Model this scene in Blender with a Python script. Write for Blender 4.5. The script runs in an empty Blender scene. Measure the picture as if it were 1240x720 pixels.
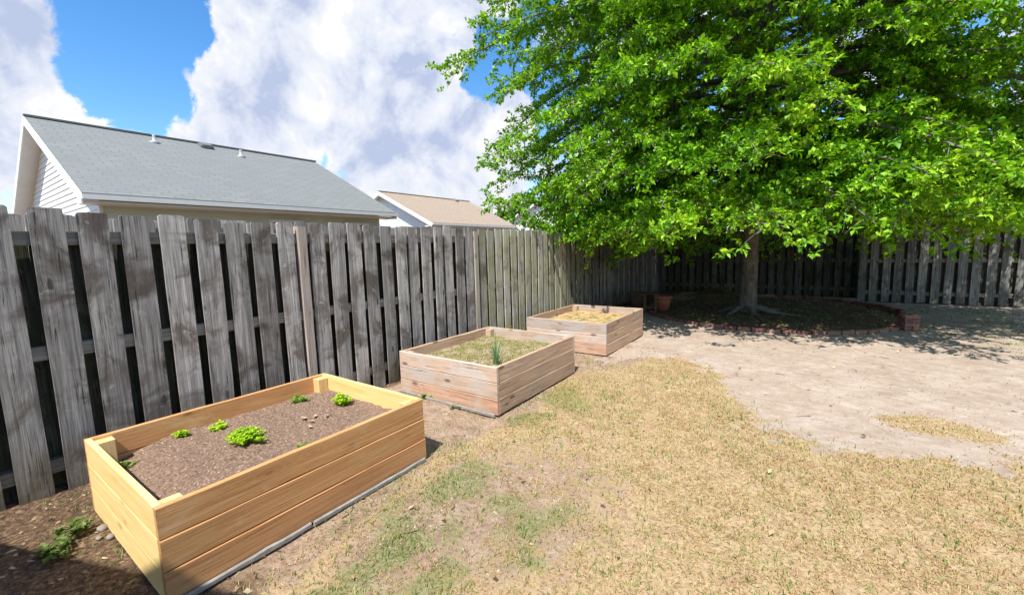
import bpy, bmesh, math, random
import numpy as np
from mathutils import Matrix, Vector
random.seed(7)
rng = np.random.default_rng(11)
SC = bpy.context.scene
COL = SC.collection
R = math.radians

# ---------------------------------------------------------------- camera model (measured from the photograph)
FPX, PITCH, ROLL, CAMH = 508.2, .117928, .02729, 1.522
TH = R(55.0858); CAMX = 3.898
Dv = np.array([math.cos(TH), math.sin(TH)]); Nv = np.array([math.sin(TH), -math.cos(TH)])
def cam_axes():
    c, s = math.cos(PITCH), math.sin(PITCH)
    def w(v): return np.array([v[0]*Nv[0]+v[1]*Nv[1], v[0]*Dv[0]+v[1]*Dv[1], v[2]])
    Rt, U, F = w((1, 0, 0)), w((0, s, c)), w((0, c, -s))
    cr, sr = math.cos(ROLL), math.sin(ROLL)
    return cr*Rt-sr*U, sr*Rt+cr*U, F
E1, E2, E3 = cam_axes()
def ray(u, v):
    d = E1*(u-620)/FPX + E2*(360-v)/FPX + E3
    return d
def gz(u, v, z=0.0):
    r = ray(u, v); t = (z-CAMH)/r[2]
    return np.array([CAMX, 0, CAMH]) + t*r

cam = bpy.data.cameras.new('camera'); co = bpy.data.objects.new('camera', cam); COL.objects.link(co)
M = Matrix(((E1[0], E2[0], -E3[0], CAMX), (E1[1], E2[1], -E3[1], 0), (E1[2], E2[2], -E3[2], CAMH), (0, 0, 0, 1)))
co.matrix_world = M
cam.lens = 36*FPX/1240; cam.sensor_width = 36; cam.sensor_fit = 'HORIZONTAL'
cam.clip_start = .05; cam.clip_end = 3000
SC.camera = co

# ---------------------------------------------------------------- object helpers
def tag(o, label=None, cat=None, group=None, kind=None):
    if label: o['label'] = label
    if cat: o['category'] = cat
    if group: o['group'] = group
    if kind: o['kind'] = kind
    return o
def link(name, me, mat=None, parent=None, loc=(0, 0, 0), rot=None):
    o = bpy.data.objects.new(name, me); COL.objects.link(o)
    if mat is not None and me is not None:
        for m in (mat if isinstance(mat, (list, tuple)) else [mat]): me.materials.append(m)
    if parent: o.parent = parent
    o.location = loc
    if rot: o.rotation_euler = rot
    return o
def empty(name, loc, rz=0, **k):
    o = link(name, None, loc=loc); o.rotation_euler = (0, 0, rz); o.empty_display_size = .2
    return tag(o, **k)
def mesh_from(verts, faces, name='mesh', smooth=False):
    me = bpy.data.meshes.new(name)
    me.from_pydata([tuple(v) for v in verts], [], [tuple(f) for f in faces])
    if smooth: me.polygons.foreach_set('use_smooth', [True]*len(me.polygons))
    me.update(); return me
def fast_mesh(V, F, name='mesh', smooth=False):
    """V (n,3), F (m,k) with the same k for every face."""
    V = np.asarray(V, np.float32); F = np.asarray(F, np.int32); k = F.shape[1]
    me = bpy.data.meshes.new(name)
    me.vertices.add(len(V)); me.vertices.foreach_set('co', V.ravel())
    me.loops.add(F.size); me.loops.foreach_set('vertex_index', F.ravel())
    me.polygons.add(len(F))
    me.polygons.foreach_set('loop_start', np.arange(0, F.size, k, dtype=np.int32))
    me.polygons.foreach_set('loop_total', np.full(len(F), k, np.int32))
    if smooth: me.polygons.foreach_set('use_smooth', np.ones(len(F), bool))
    me.update(calc_edges=True); return me
def bm_mesh(bm, name='mesh', smooth=False):
    me = bpy.data.meshes.new(name); bm.to_mesh(me); bm.free()
    if smooth: me.polygons.foreach_set('use_smooth', [True]*len(me.polygons))
    me.update(); return me
def board_mesh(L, T, H, jitter=.0015, bev=.003, segs=6, axis='x', warp=.0):
    """A sawn board, length L along x (or z), thickness T, height H, its origin at its centre, slightly uneven."""
    bm = bmesh.new(); n = segs
    rings = []
    for i in range(n+1):
        x = -L/2 + L*i/n
        dy = random.uniform(-1, 1)*jitter + warp*math.sin(math.pi*i/n)
        dz = random.uniform(-1, 1)*jitter
        h = H/2 + random.uniform(-1, 1)*jitter*.6
        b = bev
        pts = [(-T/2, -h+b), (-T/2+b, -h), (T/2-b, -h), (T/2, -h+b), (T/2, h-b), (T/2-b, h), (-T/2+b, h), (-T/2, h-b)]
        r = []
        for (y, z) in pts:
            if axis == 'x': r.append(bm.verts.new((x, y+dy, z+dz)))
            else: r.append(bm.verts.new((z+dz, y+dy, x)))
        rings.append(r)
    for i in range(n):
        for j in range(8):
            f = (rings[i][j], rings[i+1][j], rings[i+1][(j+1) % 8], rings[i][(j+1) % 8])
            bm.faces.new(f)
    bm.faces.new(rings[0]); bm.faces.new(rings[-1][::-1])
    bmesh.ops.recalc_face_normals(bm, faces=bm.faces)
    return bm_mesh(bm)
def add_box(bm, x0, x1, y0, y1, z0, z1):
    vs = [bm.verts.new(p) for p in ((x0, y0, z0), (x1, y0, z0), (x1, y1, z0), (x0, y1, z0), (x0, y0, z1), (x1, y0, z1), (x1, y1, z1), (x0, y1, z1))]
    for f in ((0, 3, 2, 1), (4, 5, 6, 7), (0, 1, 5, 4), (1, 2, 6, 5), (2, 3, 7, 6), (3, 0, 4, 7)):
        bm.faces.new([vs[i] for i in f])
    return vs
def box_obj(name, b, mat, parent=None, bevel=0.0):
    bm = bmesh.new(); cx, cy, cz = (b[0]+b[1])/2, (b[2]+b[3])/2, (b[4]+b[5])/2
    add_box(bm, b[0]-cx, b[1]-cx, b[2]-cy, b[3]-cy, b[4]-cz, b[5]-cz)
    if bevel: bmesh.ops.bevel(bm, geom=bm.edges[:], offset=bevel, segments=2, affect='EDGES')
    return link(name, bm_mesh(bm), mat, parent, (cx, cy, cz))
def tube_arrays(P, rad, ns=8):
    P = np.asarray(P, float); n = len(P); rad = np.asarray(rad, float)
    T = np.gradient(P, axis=0); T /= np.linalg.norm(T, axis=1)[:, None]+1e-9
    up = np.array([0, 0, 1.]); V = []
    for i in range(n):
        a = np.cross(T[i], up)
        if np.linalg.norm(a) < 1e-2: a = np.cross(T[i], np.array([0, 1., 0]))
        a /= np.linalg.norm(a); b = np.cross(a, T[i])
        if abs(T[i][2]) > .9:
            a = np.array([1., 0, 0]) - T[i]*T[i][0]; a /= np.linalg.norm(a); b = np.cross(T[i], a)
        t = np.arange(ns)*2*math.pi/ns
        V.append(P[i]+rad[i]*(np.cos(t)[:, None]*a+np.sin(t)[:, None]*b))
    V = np.concatenate(V); F = []
    for i in range(n-1):
        for j in range(ns):
            F.append((i*ns+j, i*ns+(j+1) % ns, (i+1)*ns+(j+1) % ns, (i+1)*ns+j))
    return V, np.array(F)
def merge(parts):
    Vs, Fs, o = [], [], 0
    for V, F in parts:
        Vs.append(V); Fs.append(F+o); o += len(V)
    return np.concatenate(Vs), np.concatenate(Fs)

# value noise (numpy) for masks and bumps
_perm = rng.random((256, 256))
def vnoise(x, y):
    xi = np.floor(x).astype(int); yi = np.floor(y).astype(int); fx = x-xi; fy = y-yi
    fx = fx*fx*(3-2*fx); fy = fy*fy*(3-2*fy)
    g = lambda a, b: _perm[a & 255, b & 255]
    return (g(xi, yi)*(1-fx)+g(xi+1, yi)*fx)*(1-fy)+(g(xi, yi+1)*(1-fx)+g(xi+1, yi+1)*fx)*fy
def fbm(x, y, s=1., o=4, seed=0):
    x = np.asarray(x, float)*s+seed*17.3; y = np.asarray(y, float)*s+seed*9.1; a, t, v = .5, 0, 0
    for i in range(o):
        v = v+a*vnoise(x, y); t += a; a *= .5; x = x*2.03+5.1; y = y*2.03+1.7
    return v/t
def sstep(a, b, x):
    t = np.clip((x-a)/(b-a), 0, 1); return t*t*(3-2*t)

# ---------------------------------------------------------------- node helpers
class NT:
    def __init__(s, name):
        s.m = bpy.data.materials.new(name); s.m.use_nodes = True; s.t = s.m.node_tree; s.t.nodes.clear()
        s.out = s.t.nodes.new('ShaderNodeOutputMaterial')
    def n(s, typ, ins=None, **kw):
        nd = s.t.nodes.new(typ)
        for k, v in kw.items(): setattr(nd, k, v)
        for k, v in (ins or {}).items(): s.set(nd, k, v)
        return nd
    def set(s, nd, k, v):
        sock = nd.inputs[k]
        if hasattr(v, 'bl_idname') and hasattr(v, 'outputs'): v = v.outputs[0]
        if isinstance(v, bpy.types.NodeSocket): s.t.links.new(v, sock)
        else: sock.default_value = v
    def math(s, op, a, b=0.0, clamp=False):
        return s.n('ShaderNodeMath', {0: a, 1: b}, operation=op, use_clamp=clamp).outputs[0]
    def vmath(s, op, a, b=(0, 0, 0)):
        return s.n('ShaderNodeVectorMath', {0: a, 1: b}, operation=op)
    def noise(s, vec, scale, detail=4, rough=.6, dist=0.0):
        return s.n('ShaderNodeTexNoise', {'Vector': vec, 'Scale': scale, 'Detail': detail, 'Roughness': rough, 'Distortion': dist}).outputs['Fac']
    def ramp(s, fac, stops):
        nd = s.n('ShaderNodeValToRGB', {'Fac': fac}); el = nd.color_ramp.elements
        while len(el) < len(stops): el.new(.5)
        for e, (p, c) in zip(el, stops):
            e.position = p; e.color = (*c, 1) if len(c) == 3 else c
        return nd.outputs['Color']
    def mix(s, fac, a, b, typ='MIX'):
        nd = s.n('ShaderNodeMix', data_type='RGBA', blend_type=typ)
        s.set(nd, 0, fac)
        for i, v in ((6, a), (7, b)):
            if isinstance(v, tuple) and len(v) == 3: v = (*v, 1)
            s.set(nd, i, v)
        return nd.outputs[2]
    def rng(s, v, a, b, c=0., d=1.):
        return s.n('ShaderNodeMapRange', {'Value': v, 'From Min': a, 'From Max': b, 'To Min': c, 'To Max': d}, interpolation_type='SMOOTHSTEP').outputs[0]
    def attr(s, name, out='Fac'): return s.n('ShaderNodeAttribute', attribute_name=name).outputs[out]
    def coords(s, kind='Object'): return s.n('ShaderNodeTexCoord').outputs[kind]
    def orand(s): return s.n('ShaderNodeObjectInfo').outputs['Random']
    def island(s): return s.n('ShaderNodeNewGeometry').outputs['Random Per Island']
    def pos(s): return s.n('ShaderNodeNewGeometry').outputs['Position']
    def bump(s, h, strength=.4, dist=.01, normal=None):
        nd = s.n('ShaderNodeBump', {'Height': h, 'Strength': strength, 'Distance': dist})
        if normal is not None: s.set(nd, 'Normal', normal)
        return nd.outputs[0]
    def bsdf(s, color, rough=.8, normal=None, spec=.3, **kw):
        nd = s.n('ShaderNodeBsdfPrincipled', {'Base Color': color if not (isinstance(color, tuple) and len(color) == 3) else (*color, 1), 'Roughness': rough, 'Specular IOR Level': spec})
        if normal is not None: s.set(nd, 'Normal', normal)
        for k, v in kw.items(): s.set(nd, k, v)
        return nd.outputs[0]
    def done(s, sh):
        s.t.links.new(sh, s.out.inputs['Surface']); return s.m
def scaled(n, vec, sc, off=None):
    v = n.vmath('MULTIPLY', vec, sc).outputs[0]
    if off is not None: v = n.vmath('ADD', v, off).outputs[0]
    return v

def wood(name, axis, tones, streak=.5, weather=None, bumps=.5, knots=(.12, .07, .04), knotamt=.8, rough=.8, greenlow=0.0, sat=1.0, lichen=0.0, randtone=.25, grey_top=0.0):
    """Sawn wood, grain along the given local axis; tones = dark, mid, light."""
    n = NT(name); c = n.coords('Object'); r = n.orand()
    off = n.n('ShaderNodeCombineXYZ', {'X': n.math('MULTIPLY', r, 37.), 'Y': n.math('MULTIPLY', r, 91.), 'Z': n.math('MULTIPLY', r, 53.)}).outputs[0]
    long_, short = 1.3, 26.
    sc = [short]*3; sc[axis] = long_
    g = scaled(n, c, tuple(sc), off)
    sc2 = [90.]*3; sc2[axis] = 3.0
    g2 = scaled(n, c, tuple(sc2), off)
    a = n.noise(g, 1., 5, .6, 1.2); b = n.noise(g2, 1., 3, .6, .4)
    ks = [7.0]*3; ks[axis] = 2.6
    kv = scaled(n, c, tuple(ks), off)
    vor = n.n('ShaderNodeTexVoronoi', {'Vector': kv, 'Scale': 1.0, 'Randomness': 1.}).outputs['Distance']
    kn = n.rng(vor, .06, .17, 1., 0.)
    ringw = n.math('SINE', n.math('MULTIPLY', vor, 60.))
    halo = n.rng(vor, .1, .42, 1., 0.)
    f = n.math('ADD', n.math('MULTIPLY', a, .75), n.math('MULTIPLY', b, .3))
    f = n.math('ADD', f, n.math('MULTIPLY', n.math('MULTIPLY', ringw, halo), .05))
    col = n.ramp(f, [(.30, tones[0]), (.50, tones[1]), (.72, tones[2])])
    if weather:   # broad blotches of another tone
        w = n.noise(scaled(n, c, (3., 3., 3.), off), 1., 4, .65, .6)
        col = n.mix(n.rng(w, weather[1], weather[2]), col, weather[0])
    col = n.mix(n.math('MULTIPLY', kn, knotamt), col, knots)
    crack = n.rng(b, .30, .38, 1., 0.)
    col = n.mix(n.math('MULTIPLY', crack, streak), col, tuple(x*.35 for x in tones[0]))
    if lichen:
        lv = n.noise(scaled(n, c, (9, 9, 9), off), 1.5, 5, .7, .3)
        col = n.mix(n.math('MULTIPLY', n.rng(lv, .60, .70), lichen), col, (.50, .50, .48))
    if greenlow:
        z = n.n('ShaderNodeSeparateXYZ', {0: n.pos()}).outputs['Z']
        y = n.n('ShaderNodeSeparateXYZ', {0: n.pos()}).outputs['Y']
        gn = n.noise(scaled(n, c, (5, 5, 2), off), 1., 4, .6)
        low = n.math('MULTIPLY', n.rng(z, .0, .55, 1., 0.), n.rng(gn, .35, .6))
        col = n.mix(n.math('MULTIPLY', low, greenlow), col, (.11, .10, .055))
        pan = n.math('MULTIPLY', n.math('MULTIPLY', n.rng(y, 4.6, 4.9), n.rng(y, 7.2, 9.0, 1., 0.)), n.rng(gn, .3, .6))
        col = n.mix(n.math('MULTIPLY', pan, .6), col, (.36, .37, .21))
    if grey_top:  # board tops stay grey, above the gap shade painted into the colour
        z = n.n('ShaderNodeSeparateXYZ', {0: n.pos()}).outputs['Z']
        col = n.mix(n.math('MULTIPLY', n.rng(z, 1.60, 1.70), grey_top), col, n.ramp(f, [(.3, (.16, .15, .14)), (.6, (.36, .34, .32))]))
    hsv = n.n('ShaderNodeHueSaturation', {'Color': col, 'Value': n.rng(r, 0, 1, 1-randtone, 1+randtone), 'Saturation': sat})
    h = n.math('ADD', n.math('MULTIPLY', a, .6), n.math('SUBTRACT', n.math('MULTIPLY', b, .5), n.math('MULTIPLY', crack, .5)))
    return n.done(n.bsdf(hsv, rough, n.bump(h, bumps, .006), .25))

def plain(name, col, rough=.6, var=.15, scale=8., bumps=.1, spec=.3, metallic=0.):
    n = NT(name); c = n.coords('Object'); f = n.noise(c, scale, 5, .65)
    cc = n.ramp(f, [(.3, tuple(x*(1-var) for x in col)), (.7, tuple(min(1, x*(1+var)) for x in col))])
    return n.done(n.bsdf(cc, rough, n.bump(f, bumps, .01), spec, Metallic=metallic))

def leaf_mat(name, stops, trans=.45, rough=.45, tint=(1., 1., .6)):
    n = NT(name); r = n.island(); p = n.pos()
    big = n.noise(p, .9, 3, .6)
    f = n.math('ADD', n.math('MULTIPLY', r, .65), n.math('MULTIPLY', n.math('SUBTRACT', big, .32), 1.0), clamp=True)
    col = n.ramp(f, stops)
    d = n.bsdf(col, rough, None, .35)
    tr = n.n('ShaderNodeBsdfTranslucent', {'Color': n.mix(1., col, (*tint, 1), 'MULTIPLY')})
    ms = n.n('ShaderNodeMixShader', {0: trans, 1: d, 2: tr})
    return n.done(ms.outputs[0])

# ---------------------------------------------------------------- light and sky
SUN_EL, SUN_OFF = R(60), R(14)          # the sun stands behind the camera (towards -Y), a little to the yard side (+X)
sdir = Vector((math.sin(SUN_OFF)*math.cos(SUN_EL), -math.cos(SUN_OFF)*math.cos(SUN_EL), math.sin(SUN_EL)))
sl = bpy.data.lights.new('sun', 'SUN'); so = bpy.data.objects.new('sun', sl); COL.objects.link(so)
so.rotation_euler = (-sdir).to_track_quat('-Z', 'Y').to_euler(); so.location = (0, 0, 30)
sl.energy = 5.0; sl.angle = R(.55); sl.color = (1., .95, .86)
W = bpy.data.worlds.new('World'); SC.world = W; W.use_nodes = True
wt = W.node_tree; wt.nodes.clear()
def sky():
    class WN(NT):
        def __init__(s): s.t = wt
    n = WN()
    out = n.n('ShaderNodeOutputWorld')
    st = n.n('ShaderNodeTexSky', sky_type='NISHITA', sun_disc=False, sun_elevation=SUN_EL, altitude=50, air_density=1.0, dust_density=.3, ozone_density=2.5)
    st.sun_rotation = math.atan2(sdir.x, sdir.y)
    d = n.coords('Generated')
    dn = n.vmath('NORMALIZE', d).outputs[0]
    z = n.n('ShaderNodeSeparateXYZ', {0: dn}).outputs['Z']
    # clouds on a flat layer seen in perspective
    zc = n.math('ADD', n.math('MAXIMUM', z, 0.0), .22)
    inv = n.math('DIVIDE', 1.0, zc)
    pv = n.vmath('SCALE', dn); n.set(pv, 'Scale', inv)
    n1 = n.noise(pv.outputs[0], 1.7, 9, .62, .25)
    n2 = n.noise(dn, 9., 9, .66, .6)
    dens = n.math('ADD', n.math('MULTIPLY', n.math('SUBTRACT', n1, .5), .55), n.math('MULTIPLY', n.math('SUBTRACT', n2, .5), 1.6))
    # where the big clouds and the blue gaps of that day stood: direction, half width (deg), amount
    for (u, v, w, a) in BLOBS:
        dd = ray(u, v); dd = dd/np.linalg.norm(dd)
        dot = n.vmath('DOT_PRODUCT', dn, tuple(dd)).outputs['Value']
        k = n.n('ShaderNodeMapRange', {'Value': dot, 'From Min': math.cos(R(w)), 'From Max': 1.0, 'To Min': 0., 'To Max': a}, interpolation_type='SMOOTHSTEP').outputs[0]
        dens = n.math('ADD', dens, k)
    m = n.rng(dens, -.05, .15)
    # billows: shaded undersides where the cloud is thick, bright tops where it is thin
    b1 = n.noise(dn, 7., 8, .6, .5); b2 = n.noise(dn, 20., 6, .62, .4)
    thick = n.math('ADD', n.math('MULTIPLY', n.math('SUBTRACT', b1, .5), 2.6), n.math('ADD', n.math('MULTIPLY', n.math('SUBTRACT', b2, .5), .9), n.math('ADD', n.math('MULTIPLY', dens, .55), .12)), clamp=True)
    up = n.vmath('ADD', dn, (-.012, -.03, .045)).outputs[0]
    b3 = n.noise(dn, 6., 7, .58, .4); b4 = n.noise(up, 6., 7, .58, .4)
    relief = n.math('MULTIPLY', n.math('SUBTRACT', b4, b3), 3.0)
    thick = n.math('ADD', n.math('MULTIPLY', thick, .62), n.math('ADD', relief, .20), clamp=True)
    cc = n.ramp(thick, [(0., (1.06, 1.06, 1.05)), (.2, (.93, .95, 1.)), (.5, (.80, .85, .97)), (1., (.52, .60, .82))])
    ccs = n.vmath('SCALE', cc); n.set(ccs, 'Scale', CLOUD)
    # deepen the clear sky's blue
    skyc = n.n('ShaderNodeHueSaturation', {'Color': st.outputs[0], 'Saturation': 1.30, 'Value': 1.6})
    mx = n.mix(m, skyc.outputs[0], ccs.outputs[0])
    bg = n.n('ShaderNodeBackground', {'Color': mx, 'Strength': .098})
    wt.links.new(bg.outputs[0], out.inputs[0])
BLOBS = [(40, 60, 15, .45), (0, 130, 10, .3), (120, 20, 5, -.15), (165, 60, 9, -.75), (150, 130, 7, -.55), (185, 5, 7, -.5), (300, 60, 15, .4), (430, 60, 17, .45), (520, 100, 10, .35), (600, 150, 6, .35), (480, 215, 8, .3), (400, 120, 10, .2),
         (572, 70, 6., -.6), (588, 112, 4., -.5), (405, 176, 6., -.42), (418, 190, 3.5, -.2), (545, 222, 5., -.3), (330, 215, 5, -.2), (520, 235, 9, .45), (600, 215, 6, .3), (440, 215, 6, .3), (470, 160, 8, .35), (545, 200, 7, .3), (10, 205, 4, -.3), (12, 175, 3, .2), (560, 30, 9, .2), (250, 150, 9, .35)]
CLOUD = 6.7
sky()
SC.view_settings.view_transform = 'Standard'; SC.view_settings.look = 'None'
SC.view_settings.exposure = .6; SC.view_settings.gamma = 1; SC.view_settings.use_curve_mapping = False
SC.cycles.max_bounces = 6; SC.cycles.transparent_max_bounces = 4; SC.cycles.use_denoising = True

# ---------------------------------------------------------------- materials
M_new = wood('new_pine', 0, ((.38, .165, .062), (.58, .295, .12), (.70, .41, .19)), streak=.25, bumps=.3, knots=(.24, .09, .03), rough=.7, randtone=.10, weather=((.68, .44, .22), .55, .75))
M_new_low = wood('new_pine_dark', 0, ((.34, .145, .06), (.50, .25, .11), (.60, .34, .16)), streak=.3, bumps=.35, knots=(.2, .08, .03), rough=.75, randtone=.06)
M_new_y = wood('new_pine_yellow', 0, ((.66, .42, .15), (.80, .57, .24), (.86, .68, .34)), streak=.08, bumps=.2, knots=(.55, .32, .12), rough=.65, randtone=.05)
M_new_v = wood('new_pine_post', 2, ((.52, .32, .13), (.68, .47, .22), (.76, .58, .30)), streak=.2, bumps=.3, rough=.7, randtone=.06)
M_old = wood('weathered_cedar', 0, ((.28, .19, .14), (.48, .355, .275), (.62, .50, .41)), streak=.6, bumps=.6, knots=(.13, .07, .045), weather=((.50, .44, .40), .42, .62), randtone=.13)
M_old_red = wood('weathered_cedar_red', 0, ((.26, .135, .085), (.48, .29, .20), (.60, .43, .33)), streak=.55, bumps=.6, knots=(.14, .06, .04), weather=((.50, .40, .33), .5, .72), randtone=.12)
M_old_brown = wood('weathered_cedar_brown', 0, ((.24, .145, .09), (.46, .305, .205), (.60, .44, .32)), streak=.6, bumps=.6, knots=(.12, .06, .035), weather=((.44, .34, .26), .48, .75), randtone=.14)
M_old_v = wood('weathered_cedar_post', 2, ((.24, .16, .10), (.46, .33, .22), (.58, .45, .33)), streak=.5, bumps=.5, randtone=.1)
M_pick = wood('grey_picket', 2, ((.10, .095, .093), (.31, .295, .285), (.60, .575, .55)), streak=.8, bumps=.9, knots=(.055, .05, .048), weather=((.15, .128, .112), .44, .66), greenlow=.8, lichen=.7, randtone=.28, rough=.9)
M_rear = wood('gap_shade_picket', 2, ((.018, .018, .015), (.06, .056, .046), (.15, .142, .118)), streak=.8, bumps=.9, weather=((.05, .055, .03), .45, .6), greenlow=.6, lichen=.10, randtone=.4, rough=.95, grey_top=1.0)  # dark tone paints the shade between pickets; tops turn grey above the rail
M_back = wood('tree_shade_picket', 2, ((.07, .07, .066), (.205, .20, .19), (.42, .41, .395)), streak=.8, bumps=.9, knots=(.05, .045, .04), weather=((.11, .11, .10), .46, .72), greenlow=.6, lichen=.7, randtone=.28, rough=.9)  # darker copy of the grey picket, with the oak's shade painted in
M_rail = wood('grey_rail', 0, ((.08, .075, .065), (.20, .19, .165), (.33, .31, .28)), streak=.6, bumps=.7, randtone=.2, rough=.9)
M_dark = wood('deep_shade_picket', 2, ((.035, .036, .033), (.105, .105, .098), (.23, .23, .215)), streak=.8, bumps=.9, weather=((.06, .065, .05), .46, .7), greenlow=.6, lichen=.35, randtone=.3, rough=.95)  # darkest copy, deep shade behind the trunk put into the wood colour
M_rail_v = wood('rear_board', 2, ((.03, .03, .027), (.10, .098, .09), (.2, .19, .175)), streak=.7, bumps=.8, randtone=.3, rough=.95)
M_post = wood('fence_post_pinkish', 2, ((.18, .15, .13), (.38, .325, .285), (.54, .475, .43)), streak=.6, bumps=.7, randtone=.15, rough=.9, greenlow=.5)
M_bark = None
def bark():
    n = NT('oak_bark'); c = n.coords('Object')
    a = n.noise(scaled(n, c, (14, 14, 4)), 1., 6, .65, .8); b = n.noise(c, 3., 4, .6)
    w = n.n('ShaderNodeTexWave', {'Vector': c, 'Scale': 6., 'Distortion': 6., 'Detail': 3.}, bands_direction='Z').outputs['Fac']
    col = n.ramp(a, [(.3, (.07, .06, .05)), (.55, (.18, .16, .135)), (.75, (.29, .265, .23))])
    col = n.mix(n.rng(b, .5, .7), col, (.22, .22, .16))
    h = n.math('ADD', a, n.math('MULTIPLY', w, .25))
    return n.done(n.bsdf(col, .9, n.bump(h, .8, .02), .15))
M_bark = bark()

def ground_mat():
    n = NT('yard_ground'); p = n.pos()
    bare, soil, mul, grn = n.attr('bare'), n.attr('soil'), n.attr('mulch'), n.attr('green')
    f1 = n.noise(p, 42., 6, .7); f2 = n.noise(p, 9., 5, .62); f3 = n.noise(p, 160., 3, .7); f4 = n.noise(p, 2.2, 5, .6)
    straw = n.ramp(n.math('ADD', n.math('MULTIPLY', f1, .6), n.math('MULTIPLY', f3, .4)), [(.34, (.19, .12, .065)), (.5, (.40, .29, .17)), (.66, (.58, .46, .30))])
    straw = n.mix(n.rng(f2, .52, .68), straw, (.33, .22, .14))
    straw = n.mix(n.math('MULTIPLY', n.rng(f2, .3, .48, 1., 0.), .5), straw, (.20, .20, .06))
    sand = n.ramp(n.math('ADD', n.math('MULTIPLY', f2, .5), n.math('MULTIPLY', f4, .5)), [(.36, (.31, .235, .19)), (.5, (.39, .315, .26)), (.64, (.47, .395, .34))])
    sand = n.mix(n.math('MULTIPLY', n.rng(f1, .54, .66), .45), sand, (.33, .24, .17))
    sand = n.mix(n.math('MULTIPLY', n.rng(f3, .58, .7), .35), sand, (.24, .17, .12))
    # long scuffs raked across the bare soil
    sc = n.noise(scaled(n, p, (3.2, 11., 1.)), 1., 5, .6, 1.1)
    sand = n.mix(n.math('MULTIPLY', n.rng(sc, .5, .62), .65), sand, (.34, .26, .195))
    so_ = n.ramp(n.math('ADD', n.math('MULTIPLY', f1, .55), n.math('MULTIPLY', f2, .45)), [(.34, (.15, .10, .07)), (.5, (.30, .215, .155)), (.66, (.44, .345, .27))])
    mu = n.ramp(f1, [(.34, (.035, .025, .018)), (.52, (.12, .078, .05)), (.7, (.27, .18, .11))])
    gr = n.ramp(f1, [(.3, (.05, .09, .02)), (.6, (.16, .22, .06))])
    j = n.math('MULTIPLY', n.math('SUBTRACT', f2, .5), .9); j2 = n.math('MULTIPLY', n.math('SUBTRACT', f1, .5), .9)
    jj = n.math('ADD', j, j2)
    col = n.mix(n.rng(n.math('ADD', soil, jj), .4, .62), straw, so_)
    col = n.mix(n.math('MULTIPLY', n.rng(n.math('ADD', grn, jj), .45, .85), .5), col, gr)
    col = n.mix(n.rng(n.math('ADD', bare, jj), .42, .62), col, sand)
    col = n.mix(n.rng(n.math('ADD', mul, jj), .42, .62), col, mu)
    h = n.math('ADD', n.math('MULTIPLY', f1, .6), n.math('ADD', n.math('MULTIPLY', f2, .8), n.math('MULTIPLY', f3, .25)))
    h = n.math('ADD', h, n.math('MULTIPLY', sc, .6))
    return n.done(n.bsdf(col, .95, n.bump(h, .75, .02), .12))
M_ground = ground_mat()

# ---------------------------------------------------------------- ground
def poly_dist(X, Y, poly):
    """signed distance to a polygon, positive inside"""
    P = np.asarray(poly, float); d = np.full(X.shape, 1e9); ins = np.zeros(X.shape, bool)
    for i in range(len(P)):
        a, b = P[i], P[(i+1) % len(P)]; e = b-a; L = (e@e)+1e-12
        t = np.clip(((X-a[0])*e[0]+(Y-a[1])*e[1])/L, 0, 1)
        d = np.minimum(d, np.hypot(X-a[0]-t*e[0], Y-a[1]-t*e[1]))
        c = ((a[1] > Y) != (b[1] > Y)) & (X < (b[0]-a[0])*(Y-a[1])/(b[1]-a[1]+1e-12)+a[0])
        ins ^= c
    return np.where(ins, d, -d)
edge = [gz(u, v)[:2] for u, v in ((738, 436), (790, 432), (838, 432), (868, 448), (878, 480), (905, 503), (960, 522), (1015, 541), (1075, 549), (1130, 556), (1180, 560), (1240, 556))]
BARE = [(1.2, 13.9), (0.6, 9.0), (1.2, 7.6), (1.75, 6.2)] + [tuple(e) for e in edge] + [(6.2, 4.6), (8.5, 6.0), (13, 8), (13, 13.9)]
GREEN = [(*gz(u, v)[:2], r) for u, v, r in ((545, 585, .20), (575, 572, .12), (490, 640, .16), (470, 560, .12), (520, 705, .10), (410, 710, .10), (700, 480, .2), (640, 500, .12), (860, 500, .12),
         (930, 520, .25), (850, 640, .18), (920, 655, .14), (1135, 515, .10), (745, 560, .18), (640, 640, .12), (1000, 600, .15), (610, 610, .10), (760, 690, .16))]
GREEN += [(7.2, 9.8, .7), (8.3, 8.2, .6), (6.6, 12.0, .5), (8.6, 11.4, .7)]
RC, RR = (3.2, 10.55), 2.38            # the round bed under the oak
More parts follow.
